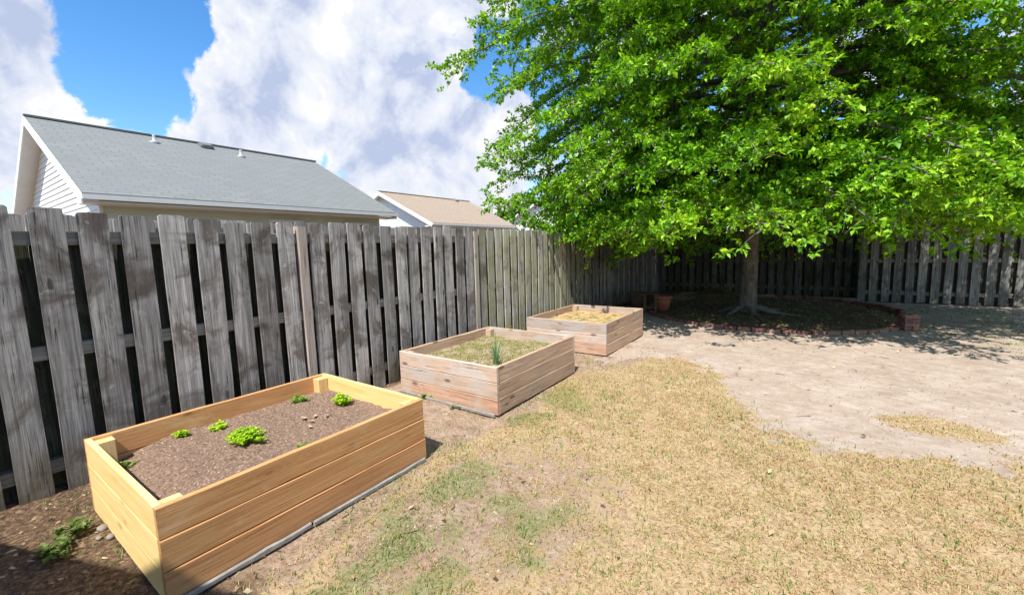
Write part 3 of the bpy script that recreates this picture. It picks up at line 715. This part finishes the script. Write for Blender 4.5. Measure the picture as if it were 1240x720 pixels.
# a few curled dry leaves on the soil of the new planter
def dry_leaf_mesh(s):
    bm = bmesh.new(); n = 9; c = bm.verts.new((0, 0, s*.15)); vs = []
    for i in range(n):
        a = i/n*2*math.pi; r = s*(1.0 if i % 2 else .55)*random.uniform(.8, 1.1)*(1.2 if i < 2 else 1)
        vs.append(bm.verts.new((r*math.cos(a), r*.7*math.sin(a), s*random.uniform(.05, .55))))
    for i in range(n): bm.faces.new((c, vs[i], vs[(i+1) % n]))
    g = bmesh.ops.extrude_face_region(bm, geom=bm.faces[:]); bmesh.ops.translate(bm, verts=[v for v in g['geom'] if isinstance(v, bmesh.types.BMVert)], vec=(0, 0, .0015))
    bmesh.ops.recalc_face_normals(bm, faces=bm.faces)
    return bm_mesh(bm)
M_dry = plain('dry_leaf', (.66, .46, .34), .8, .3, 40.)
for i, (u, v, lab) in enumerate(((368, 508, 'leftmost pale curled dry leaf on the new planter soil'), (378, 512, 'pale dry leaf lying in front of the other curled leaves'), (382, 505, 'dry leaf in the middle of the little heap on the new planter soil'),
                                 (396, 506, 'darker brown dry leaf at the right of the little heap'), (375, 518, 'small dry leaf nearest the front board'))):
    p = on(s1, u, v, Z1); o = link('dry_leaf', dry_leaf_mesh(random.uniform(.026, .036)), M_dry, None, (p[0], p[1], p[2]+.008), (random.uniform(-.3, .3), random.uniform(-.3, .3), random.uniform(0, 6)))
    tag(o, lab, 'dry leaf', 'dry leaves on the new planter soil')
# grey edging strips under the front of the new planter, and a slab behind the middle one
M_strip = plain('grey_edging', (.26, .25, .235), .8, .3, 14., .4)
for (ya, yb_, lab) in ((.52, 1.135, 'grey edging strip on the ground, the one nearer the camera'), (1.15, 2.0, 'grey edging strip on the ground, the one farther along the new planter')):
    me = board_mesh(yb_-ya, .020, .026, .002, .004, 8)
    o = link('edging_strip', me, M_strip, None, (1.688, (ya+yb_)/2, .008), (0, 0, R(90.4)))
    tag(o, lab, 'edging', 'edging strips along the new planter')
me = board_mesh(1.3, .02, .03, .002, .004, 8)
tag(link('edging_strip', me, M_strip, None, (1.0, 2.905, .008), (0, 0, R(-.6))), 'thin grey edging strip along the foot of the middle planter box', 'edging')
# small stones at the left end of the new planter
M_stone = plain('pale_stone', (.24, .21, .18), .9, .25, 20., .5)
def stone_mesh(s):
    bm = bmesh.new(); bmesh.ops.create_icosphere(bm, subdivisions=2, radius=s)
    for v in bm.verts: v.co = Vector((v.co.x*1.2, v.co.y*.9, v.co.z*.6))*random.uniform(.86, 1.12)
    return bm_mesh(bm, smooth=True)
for (u, v, s, lab) in ((124, 640, .028, 'larger pale stone beside the short end of the new planter'), (134, 650, .022, 'pale stone nearest the shadow line by the new planter'), (120, 652, .016, 'smallest pale stone in the soil beside the new planter')):
    p = gz(u, v); tag(link('stone', stone_mesh(s), M_stone, None, (p[0], p[1], .006)), lab, 'stone', 'stones beside the new planter')

# ---------------------------------------------------------------- the round bed under the oak
def brick_mat():
    n = NT('red_brick'); r = n.island(); c = n.coords('Object'); f = n.noise(c, 30., 5, .7)
    col = n.ramp(r, [(0, (.15, .07, .05)), (.5, (.25, .12, .09)), (1, (.34, .19, .145))])
    col = n.mix(n.rng(f, .5, .7), col, (.36, .27, .22))
    return n.done(n.bsdf(col, .9, n.bump(f, .6, .008), .15))
M_brick = brick_mat()
def brick(bm, c, az, s=(.2, .095, .06), tilt=0.0):
    m = Matrix.Translation(c) @ Matrix.Rotation(az, 4, 'Z') @ Matrix.Rotation(tilt, 4, 'X')
    r = bmesh.ops.create_cube(bm, size=1, matrix=m @ Matrix.Diagonal((*s, 1)))
    es = {e for v in r['verts'] for e in v.link_edges}
    bmesh.ops.bevel(bm, geom=list(es), offset=.005, segments=1, affect='EDGES')
bm = bmesh.new(); nb = 70
for c in range(2):
    for i in range(nb):
        if c == 1 and not (.02 < i/nb < .25): continue
        a = (i+.5*c)/nb*2*math.pi; r = RR+random.uniform(-.008, .008)
        rel = (math.cos(a)*r, math.sin(a)*r, .012+c*.064+random.uniform(-.006, .006))
        if c == 1 and -.62 < a-2*math.pi < .05: continue
        brick(bm, rel, a+R(90)+random.uniform(-.03, .03), tilt=random.uniform(-.05, .05))
tag(link('brick_edging', bm_mesh(bm), M_brick, None, (RC[0], RC[1], 0)), 'low ring of red bricks edging the round bed beneath the oak', 'edging')
p = gz(1089, 395)
def brick_stack(loc, label, n, rot):
    bm = bmesh.new()
    for c in range(n):
        for q in (-1, 1):
            if c % 2: brick(bm, (0, q*.052, .03+c*.063), random.uniform(-.05, .05), (.205, .098, .06))
            else: brick(bm, (q*.052, 0, .03+c*.063), R(90)+random.uniform(-.05, .05), (.205, .098, .06))
    return tag(link('brick_stack', bm_mesh(bm), M_brick, None, loc, (0, 0, rot)), label, 'bricks')
brick_stack((5.36, 9.35, 0), 'short stack of red bricks at the right front end of the round bed', 4, R(20))

# pots and odds and ends in the dark corner
def lathe(name, prof, mat, parent=None, loc=(0, 0, 0), ns=28):
    V = []; F = []
    for r, z in prof:
        for j in range(ns): a = j/ns*2*math.pi; V.append((r*math.cos(a), r*math.sin(a), z))
    for i in range(len(prof)-1):
        for j in range(ns): F.append((i*ns+j, i*ns+(j+1) % ns, (i+1)*ns+(j+1) % ns, (i+1)*ns+j))
    F.append(tuple(range(ns))[::-1]); 
    return link(name, mesh_from(V, F, smooth=True), mat, parent, loc)
M_clay = plain('clay', (.34, .12, .07), .75, .25, 12.)
M_brown = plain('brown_glaze', (.16, .10, .07), .5, .25, 10.)
def pot(loc, s, mat, label):
    e = empty('plant_pot', loc, label=label, cat='pot', group='pots in the shaded corner')
    lathe('body', [(0, 0), (.11*s, 0), (.15*s, .2*s), (.165*s, .3*s), (.15*s, .3*s), (.13*s, .1*s), (0, .1*s)], mat, e)
    lathe('rim', [(.166*s, .262*s), (.185*s, .262*s), (.185*s, .315*s), (.15*s, .315*s), (.15*s, .27*s)], mat, e)
    lathe('potting_soil', [(0, .27*s), (.148*s, .272*s), (.1*s, .285*s), (.0005, .29*s)], M_s1, e)
    return e
p = gz(802, 377); pot((p[0], p[1], .0), 1.15, M_clay, 'red clay pot in the shade to the right of the little wooden stand')
p = gz(768, 377); pot((p[0]-.1, p[1]+.5, .0), 1.25, M_brown, 'brown pot in the dark corner behind the farthest planter')
M_darkwood = wood('dark_stained_wood', 2, ((.05, .03, .02), (.11, .07, .045), (.2, .13, .09)), randtone=.1)
p = gz(786, 379); st = empty('wooden_stand', (p[0], p[1]+.1, 0), R(10), label='small dark wooden plant stand between the two pots in the corner', cat='stand')
for xx in (-.12, .12):
    for yy in (-.1, .1): link('leg', board_mesh(.42, .035, .035, .001, .003, 3, 'z'), M_darkwood, st, (xx, yy, .21))
link('shelf', board_mesh(.24+.1, .28, .022, .001, .004, 4), M_darkwood, st, (0, 0, .432))
link('brace', board_mesh(.2, .02, .03, .001, .003, 3), M_darkwood, st, (0, -.1, .12)); link('brace', board_mesh(.2, .02, .03, .001, .003, 3), M_darkwood, st, (0, .1, .12))
# heap of raked leaves by the far fence
x = rng.normal(0, .42, 5200); y = rng.normal(0, .22, 5200); hh = .24*np.exp(-(x/.5)**2-(y/.28)**2)
V1, F1 = chips(len(x), x, y, hh*rng.uniform(.5, 1, len(x))+.02, .012, .03, .5)
tag(link('leaf_heap', fast_mesh(V1, F1), chip_mat('raked_leaves', [(0, (.10, .06, .02)), (.5, (.20, .14, .05)), (1, (.34, .25, .11))]), None, (2.0, 12.6, .02)), 'heap of raked brown leaves in the shade by the far fence', 'leaves', kind='stuff')

# ---------------------------------------------------------------- the oak
def oak():
    random.seed(OAKSEED); global rng; rng = np.random.default_rng(OAKSEED)
    T0 = np.array([2.95, 10.0, 0.]); e = empty('oak_tree', tuple(T0), label='large bright green oak spreading over the far right of the yard', cat='tree')
    H = 11.5
    def trunk_r(z): return .142*(1-z/H)**.8+.018+.07*math.exp(-z*6)
    def trunk_p(z): return np.array([.03*math.sin(z*.7), .03*math.cos(z*.9)-.03, z])
    zs = np.concatenate([np.linspace(-.05, 1.0, 12), np.linspace(1.2, H, 26)])
    P = [trunk_p(z) for z in zs]; V, F = tube_arrays(P, [trunk_r(max(z, 0)) for z in zs], 20)
    ang = np.arctan2(V[:, 1], V[:, 0]); fl_ = 1+.16*np.exp(-np.maximum(V[:, 2], 0)*4)*np.sin(ang*5+.7)+.03*np.sin(ang*9+V[:, 2]*2)
    V[:, 0] *= fl_; V[:, 1] *= fl_
    link('trunk', fast_mesh(V, F, smooth=True), M_bark, e)
    for a, L in ((-.35, 1.5), (-1.3, .9), (-2.2, 1.2), (-2.9, 1.0), (.5, 1.2), (2.0, .9), (-.9, .7)):
        ts = np.linspace(0, 1, 12); cur = random.uniform(-.5, .5); L *= .62
        P = [np.array([math.cos(a+cur*t)*(.12+L*t), math.sin(a+cur*t)*(.12+L*t), .10*(1-t)**2.2+.03*(1-t)+.045]) for t in ts]
        V, F = tube_arrays(P, [.05*(1-t)**.9+.012 for t in ts], 8); link('root', fast_mesh(V, F, smooth=True), M_bark, e)
    limbs = []; C, Dd, Nn, S = [], [], [], []
    CULL = .45
    def az_n(p): return math.atan2(p[1], p[0])*3.2+.25*math.hypot(p[0], p[1])
    nl = 262; ga = 2.39996
    for i in range(nl):
        low = i < 17
        t = (i+.5)/nl; z0 = 1.75+9.6*t**1.3; az = i*ga+random.uniform(-.25, .25)
        if low: z0 = 1.9+.5*random.random(); az = R(-178+i*11.0+random.uniform(-3, 3))
        # reach by height and direction: widest to both sides, shorter towards the lawn and over the far fence
        ch, sh = math.cos(az), math.sin(az)
        prof = np.interp(z0, [1.7, 2.4, 3.4, 5.0, 6.5, 8.5, 10.9], [.62, .84, .97, 1.0, 1.03, .92, .36])
        ax = 6.35 if ch < 0 else 6.6; ay = (4.15 if ch < 0 else 3.75) if sh < 0 else 4.6
        reach = prof/math.sqrt((ch/ax)**2+(sh/ay)**2)*random.uniform(.80, 1.06)
        if low: reach = random.uniform(3.0, 3.7)-.3*ch
        el = np.interp(z0, [1.9, 3.5, 6, 9, 11], [.12, .12, .30, .62, 1.1])+random.uniform(-.16, .16)
        droop = np.interp(z0, [1.9, 3.5, 6, 9], [.17, .16, .10, .04])*random.uniform(.8, 1.2)
        n = 12; ts = np.linspace(0, 1, n); bend = random.uniform(-.25, .25)
        P = []
        for s in ts:
            r = reach*s; a = az+bend*s*s
            P.append(np.array([math.cos(a)*r, math.sin(a)*r, z0+math.tan(min(el, 1.1))*r*(1-.35*s)-droop*r*r*.45*(.6+.4*s)]))
        P = np.array(P)
        if low: P[:, 2] = z0+.55*np.sin(ts*2.2)-(z0-random.uniform(1.56, 1.78)-.35*max(ch, 0)+.45)*ts**1.8
        P[:, 2] = np.maximum(P[:, 2], 1.40+.14*np.sin(az*3)+.62*max(ch, 0)+.62*np.maximum(-P[:, 0]-2.3, 0))
        tp = trunk_p(z0); P[:, :2] += tp[:2]
        r0 = .014+.0065*reach
        limbs.append(tube_arrays(P, [r0*(1-s)**.85+.006 for s in ts], 6))
        for w in range(int(reach*9)):      # leaves carried by the limb itself
            q = (.3+.7*math.sqrt(random.random()))*(n-1)*.999; k = int(q); pp = P[k]+(P[k+1]-P[k])*(q-k); nlv = 6
            C.append(pp+rng.normal(0, .05, (nlv, 3))); Dd.append(rng.normal(0, 1, (nlv, 3))); nn = rng.normal(0, .5, (nlv, 3)); nn[:, 2] += 1; Nn.append(nn)
        # side branches
        nb = int(reach/.19)
        for b in range(nb):
            s = .20+.80*(b+random.random())/nb; s = min(s, .995); q = s*(n-1); k = min(int(q), n-2)
            p0 = P[k]+(P[k+1]-P[k])*(q-k); tan = P[k+1]-P[k]; tan /= np.linalg.norm(tan)
            side = 1 if b % 2 else -1; up = np.array([0, 0, 1.]); lat = np.cross(tan, up); lat /= np.linalg.norm(lat)+1e-9
            ang = random.uniform(.55, 1.15); d = tan*math.cos(ang)+lat*side*math.sin(ang)+up*random.uniform(-.30, .45)
            bl = (.35+.30*reach*(1-s)**.7*.8)*random.uniform(.6, 1.25); bl = min(bl, 1.55)
            m = 5; tt = np.linspace(0, 1, m)
            B = np.array([p0+d*bl*u+np.array([0, 0, -.30*bl*bl*u*u-.06*u*u]) for u in tt])
            limbs.append(tube_arrays(B, [.007*(1-u)+.002 for u in tt], 3))
            # twigs, each a spray of leaves
            ntw = max(3, int(bl/(.062 if p0[1] < 1.0 else .12)))
            for w in range(ntw):
                if random.random() < CULL and fbm(np.array([az_n(p0)*2.2]), np.array([p0[2]*1.25]), 1., 3, 61)[0] < .47: continue
                u = .12+.88*(w+random.random())/ntw; q2 = min(u, .999)*(m-1); k2 = min(int(q2), m-2); pp = B[k2]+(B[k2+1]-B[k2])*(q2-k2)
                tw = d*random.uniform(.4, 1.)+np.cross(d, up)*random.uniform(-1, 1)+up*random.uniform(-.30, .30); tw /= np.linalg.norm(tw)
                tl = random.uniform(.10, .26); nlv = random.randint(9, 13)
                f = np.linspace(.2, 1, nlv)[:, None]**.6
                cc = pp+tw*tl*f+rng.normal(0, .012, (nlv, 3))
                C.append(cc)
                dd = tw*.6+rng.normal(0, .75, (nlv, 3)); dd[:, 2] -= .15; Dd.append(dd)
                nn = rng.normal(0, .55, (nlv, 3)); nn[:, 2] += 1.; Nn.append(nn)
    V, F = merge(limbs); link('limbs', fast_mesh(V, F, smooth=True), M_bark, e)
    C = np.concatenate(C); Dd = np.concatenate(Dd); Nn = np.concatenate(Nn)
    L = rng.uniform(.045, .078, len(C))+.05*rng.random(len(C))**2.5; Wd = L*rng.uniform(.45, .68, len(C))
    V, F = leaf_quads(C, Dd, Nn, L, Wd, .14, .16)
    print('oak leaves', len(C))
    link('crown', fast_mesh(V, F), M_oak, e)
OAKSEED = 5
M_oak = leaf_mat('oak_leaf', [(0, (.03, .12, .005)), (.3, (.10, .29, .010)), (.65, (.27, .52, .014)), (1, (.52, .70, .035))], .32, .5, (1.1, 1.15, .5))
oak()

# trees far beyond the houses
M_far = leaf_mat('far_leaf', [(0, (.03, .07, .015)), (.5, (.07, .14, .03)), (1, (.14, .22, .06))], .25)
def far_tree(loc, h, r, label, conic=False, n=9000, leaf=.3):
    e = empty('tree', loc, label=label, cat='tree', group='trees beyond the houses')
    V, F = tube_arrays([(0, 0, -.1), (.1, 0, h*.4), (0, .1, h*.9)], [.25, .18, .05], 8); link('trunk', fast_mesh(V, F, smooth=True), M_bark, e)
    cl = []
    for i in range(26):
        a = random.uniform(0, 6.283); z = random.uniform(.12 if not conic else .3, 1.); q = math.sqrt(random.random())*r*(1.15-z*.9 if conic else math.sqrt(max(.05, 1-(z*1.6-1)**2)))
        cl.append((math.cos(a)*q, math.sin(a)*q, z*h, random.uniform(.5, 1.)*r*.38))
    k = rng.integers(0, len(cl), n); cl = np.array(cl)[k]
    dv = rng.normal(0, 1, (n, 3)); dv /= np.linalg.norm(dv, axis=1)[:, None]; rad = cl[:, 3:4]*rng.random((n, 1))**.33
    C = cl[:, :3]+dv*rad*np.array([1, 1, .7]); nn = dv+rng.normal(0, .4, (n, 3)); nn[:, 2] += .5
    dd = rng.normal(0, 1, (n, 3)); L = rng.uniform(.6, 1.2, n)*leaf
    V, F = leaf_quads(C, dd, nn, L, L*.7); link('crown', fast_mesh(V, F), M_far, e)
for (x_, y_, h_, r_, lab) in ((1.5, 18.5, 6.0, 2.9, 'dark leafy tree behind the far fence, nearest the corner'), (6.6, 18.0, 6.4, 3.1, 'dark leafy tree behind the far fence, straight past the step in the fence'),
                              (11.0, 19.0, 6.0, 2.6, 'dark leafy tree behind the far fence at the right')):
    far_tree((x_, y_, 0), h_, r_, lab, False, 12000, .2)
p = ray(617, 262); t = 40/p[1]; far_tree((CAMX+p[0]*t, 40, 0), 6.3, 3.0, 'dark green tree showing above the tan roof, left of the oak')
p = ray(655, 262); t = 44/p[1]; far_tree((CAMX+p[0]*t, 44, 0), 7.0, 3.2, 'tree showing between the tan roof and the white gable')

# ---------------------------------------------------------------- houses
def roof_mat(name, a, b):
    n = NT(name); c = n.coords('Object')
    br = n.n('ShaderNodeTexBrick', {'Vector': n.coords('UV'), 'Color1': (*a, 1), 'Color2': (*b, 1), 'Mortar': tuple(x*.78 for x in a)+(1,), 'Scale': 1.0, 'Mortar Size': .012, 'Brick Width': .32, 'Row Height': .14, 'Bias': 0.})
    f = n.noise(c, 1.1, 5, .6); g = n.noise(c, 50., 3, .7)
    col = n.mix(n.rng(f, .3, .7), br.outputs['Color'], tuple(x*.85 for x in b), 'MIX'); col2 = n.mix(.55, br.outputs['Color'], col)
    col2 = n.mix(n.math('MULTIPLY', n.rng(g, .5, .7), .2), col2, tuple(x*.6 for x in a))
    return n.done(n.bsdf(col2, .9, n.bump(n.math('ADD', br.outputs['Fac'], g), .3, .01), .2))
M_roof1 = roof_mat('grey_shingles', (.185, .20, .20), (.215, .23, .23))
M_roof2 = roof_mat('tan_shingles', (.33, .26, .195), (.37, .295, .23))
M_white = plain('white_trim', (.80, .80, .78), .5, .04)
M_side = plain('white_siding', (.78, .77, .74), .55, .04, 4.)
M_beige = plain('beige_siding', (.62, .64, .53), .6, .06, 4.)
M_glass = plain('window_glass', (.05, .06, .07), .1, .1, 2., 0., .6)
M_pipe = plain('pale_vent', (.42, .42, .41), .5, .1)
def gable_house(name, xe, xr, y0, y1, ze, zr, label, roofm, over=.45, rake=.45, sidem=M_side, wallm=M_beige, vents=(), windows=(), group='neighbouring houses'):
    """ridge along Y at x = xr; near eave at x = xe (roof edge), the far one mirrored; y0..y1 are the roof's ends"""
    h = empty(name, (xr, y0, 0), label=label, cat='house', group=group)
    sgn = 1 if xe > xr else -1; hw = abs(xe-xr); L = y1-y0; sl = (zr-ze)/hw; T = .12
    # roof slabs (one mesh, real thickness) with uv in metres for the shingle courses
    V, F, UV = [], [], []; ln = math.hypot(hw, zr-ze)
    for s in (1, -1):
        b = len(V)
        V += [(0, 0, zr), (0, L, zr), (s*hw, L, ze), (s*hw, 0, ze), (0, 0, zr-T), (0, L, zr-T), (s*hw, L, ze-T), (s*hw, 0, ze-T)]
        fs = [(0, 3, 2, 1), (4, 5, 6, 7), (0, 4, 7, 3), (1, 2, 6, 5), (3, 7, 6, 2)]
        if s < 0: fs = [f[::-1] for f in fs]
        F += [tuple(b+i for i in f) for f in fs]
    me = mesh_from(V, F); uv = me.uv_layers.new(name='UVMap')
    for pl in me.polygons:
        for li in pl.loop_indices:
            v = me.vertices[me.loops[li].vertex_index].co; uv.data[li].uv = (v.y, (zr-v.z)/(zr-ze+1e-6)*ln)
    roof = link('roof', me, [roofm, sidem], h)
    for pl in me.polygons:
        if pl.normal.z < -.3: pl.material_index = 1
    bm = bmesh.new(); add_box(bm, -.09, .09, -.01, L+.01, zr-.02, zr+.018); link('ridge_cap', bm_mesh(bm), roofm, roof)
    # white rake boards and eave boards
    for yy in (-.022, L+.003):
        V, F = [], []
        for s in (1, -1):
            b = len(V)
            for y in (yy, yy+.02): V += [(0, y, zr-.015), (s*hw, y, ze-.015), (s*hw, y, ze-.20), (0, y, zr-.20)]
            for f in ((0, 1, 2, 3), (4, 7, 6, 5), (0, 4, 5, 1), (1, 5, 6, 2), (2, 6, 7, 3)): F.append(tuple(b+i for i in f))
        me = mesh_from(V, F); bm = bmesh.new(); bm.from_mesh(me); bmesh.ops.recalc_face_normals(bm, faces=bm.faces); bm.to_mesh(me); bm.free()
        link('rake_board', me, M_white, h)
    for s in (1, -1):
        x = s*hw; bm = bmesh.new(); add_box(bm, min(x+s*.003, x+s*.10), max(x+s*.003, x+s*.10), -.02, L+.02, ze-.115, ze-.035); link('gutter', bm_mesh(bm), M_white, h)
        bm = bmesh.new(); xi = s*(hw-over); a_, b_ = sorted((x-s*.01, xi)); add_box(bm, a_, b_, .0, L, ze-.17, ze-.125); link('soffit', bm_mesh(bm), sidem, h)
    # side walls
    wx = hw-over; wz = ze-.13
    for s in (1, -1):
        bm = bmesh.new(); c = int((wz)/.13)+1
        for i in range(c):
            z0, z1 = i*.13, min((i+1)*.13, wz+sl*over*.0)
            if z1 <= z0: continue
            a, b = wx+.014, wx
            vs = [bm.verts.new(q) for q in ((s*a, rake, z0), (s*a, L-rake, z0), (s*b, L-rake, z1), (s*b, rake, z1), (s*(b-.05), rake, z0), (s*(b-.05), L-rake, z0))]
            bm.faces.new(vs[:4] if s > 0 else vs[:4][::-1]); bm.faces.new((vs[0], vs[4], vs[5], vs[1]))
        link('wall', bm_mesh(bm), wallm, h)
    # gable walls in lapped boards
    for yy, d in ((rake, -1), (L-rake, 1)):
        bm = bmesh.new(); z = 0
        top = zr-T-.02
        while z < top-.02:
            z1 = min(z+.115, top)
            def half(zz): return max(.02, min(wx, (zr-T-zz)/sl-.0))
            a, b = yy+d*.014, yy
            vs = [bm.verts.new(q) for q in ((-half(z), a, z), (half(z), a, z), (half(z1), b, z1), (-half(z1), b, z1))]
            bm.faces.new(vs if d < 0 else vs[::-1])
            v2 = [bm.verts.new((-half(z), b-d*.02, z)), bm.verts.new((half(z), b-d*.02, z))]
            bm.faces.new((vs[0], v2[0], v2[1], vs[1]))
            z = z1
        link('gable_wall', bm_mesh(bm), sidem, h)
        for q in (-1, 1):
            bm = bmesh.new(); a_, b_ = sorted((q*(wx+.03), q*(wx-.07))); c_, d_ = sorted((yy+d*.03, yy-d*.02)); add_box(bm, a_, b_, c_, d_, 0, wz); link('corner_trim', bm_mesh(bm), M_white, h)
    for (yy, q, kind) in vents:      # q = fraction up the near slope
        x = sgn*hw*(1-q); z = ze+(zr-ze)*q
        if kind == 'pipe':
            o = lathe('vent_pipe', [(.09, -.05), (.10, .015), (.045, .04), (.036, .15), (.04, .18), (.0005, .185)], M_pipe, roof, (x, yy-y0, z), 12)
        else:
            bm = bmesh.new(); add_box(bm, -.15, .15, -.15, .15, -.06, .09); bmesh.ops.bevel(bm, geom=bm.edges[:], offset=.03, segments=2, affect='EDGES'); link('roof_vent', bm_mesh(bm), roofm, roof, (x, yy-y0, z), (0, sgn*math.atan(sl), 0))
    for (ya, yb_, z0, z1) in windows:
        x = sgn*(wx+.02); bm = bmesh.new()
        for (p, q, r_, t) in ((ya, yb_, z1-.07, z1), (ya, yb_, z0, z0+.07), (ya, ya+.07, z0+.07, z1-.07), (yb_-.07, yb_, z0+.07, z1-.07), ((ya+yb_)/2-.02, (ya+yb_)/2+.02, z0+.07, z1-.07)):
            add_box(bm, min(x, x+sgn*.05), max(x, x+sgn*.05), p-y0, q-y0, r_, t)
        w = link('window', bm_mesh(bm), M_white, h)
        bm = bmesh.new(); add_box(bm, min(x+sgn*.01, x+sgn*.02), max(x+sgn*.01, x+sgn*.02), ya-y0+.07, yb_-y0-.07, z0+.07, z1-.07); link('pane', bm_mesh(bm), M_glass, w)
    return h
gable_house('house', -6.0, -10.0, 1.80, 8.35, 2.63, 4.62, 'neighbouring house with a grey shingle roof and white gable behind the left fence', M_roof1, rake=.30,
            vents=((3.85, .86, 'pipe'), (5.05, .93, 'box'), (5.75, .83, 'pipe')), windows=((4.95, 5.75, 1.2, 2.33), (6.9, 7.7, 1.2, 2.33)))
gable_house('house', -10.0, -13.6, 13.75, 20.6, 2.76, 4.48, 'neighbouring house with a tan shingle roof and white gable in the middle distance', M_roof2, rake=.35, vents=((19.2, .95, 'box'),))
gable_house('house', -6.5, -12.0, 28.0, 38.0, 3.0, 5.45, 'farthest neighbouring house with a white gable half hidden by the oak', M_roof1, rake=.3)
gable_house('house', 17.0, 13.0, 20.0, 31.0, 2.7, 4.4, 'pale house just showing over the fence at the far right', M_roof2, rake=.3)
# unseen house added behind the camera, its gable shaped to shade the lower left corner
M_shade_house = plain('shade_house_siding', (.55, .52, .46), .6, .06)
def shade_house():
    h = empty('house', (4.6, -1.3, 0), label="unseen pale house added behind the camera, its gable shaped to shade the corner of the yard", cat='house', group='neighbouring houses')
    # roof slab: eave at local x=-4.4 (z 2.05), rising 30 degrees towards +x, ridge along Y
    zE, xE, sl, hw = SHADE_ROOF
    bm = bmesh.new()
    for s in (-1, 1):
        xe = s*hw; pts = []
        for (y) in (0.0, -8.0):
            for dz in (0, -.14): pts += [bm.verts.new((0, y, zE+sl*hw+dz)), bm.verts.new((xe, y, zE+dz))]
        a = pts; # order: ridge/eave top y0, ridge/eave low y0, ...
        for f in ((0, 1, 5, 4), (2, 6, 7, 3), (0, 2, 3, 1), (4, 5, 7, 6), (1, 3, 7, 5)): bm.faces.new([a[i] for i in f])
    bmesh.ops.recalc_face_normals(bm, faces=bm.faces)
    link('roof', bm_mesh(bm), M_roof1, h, (0, 0, 0))
    bm = bmesh.new(); wx = hw-.4
    v = [bm.verts.new(p) for p in ((-wx, -.4, 0), (wx, -.4, 0), (wx, -.4, zE+.1), (0, -.4, zE+sl*hw-.16), (-wx, -.4, zE+.1))]; bm.faces.new(v[::-1])
    for s in (-1, 1):
        q = [bm.verts.new(p) for p in ((s*wx, -.4, 0), (s*wx, -7.6, 0), (s*wx, -7.6, zE+.1), (s*wx, -.4, zE+.1))]; bm.faces.new(q)
    q = [bm.verts.new(p) for p in ((-wx, -7.6, 0), (wx, -7.6, 0), (wx, -7.6, zE+.1), (0, -7.6, zE+sl*hw-.16), (-wx, -7.6, zE+.1))]; bm.faces.new(q)
    link('wall', bm_mesh(bm), M_shade_house, h)
SHADE_ROOF = (2.42, 0, .62, 4.1)
shade_house()
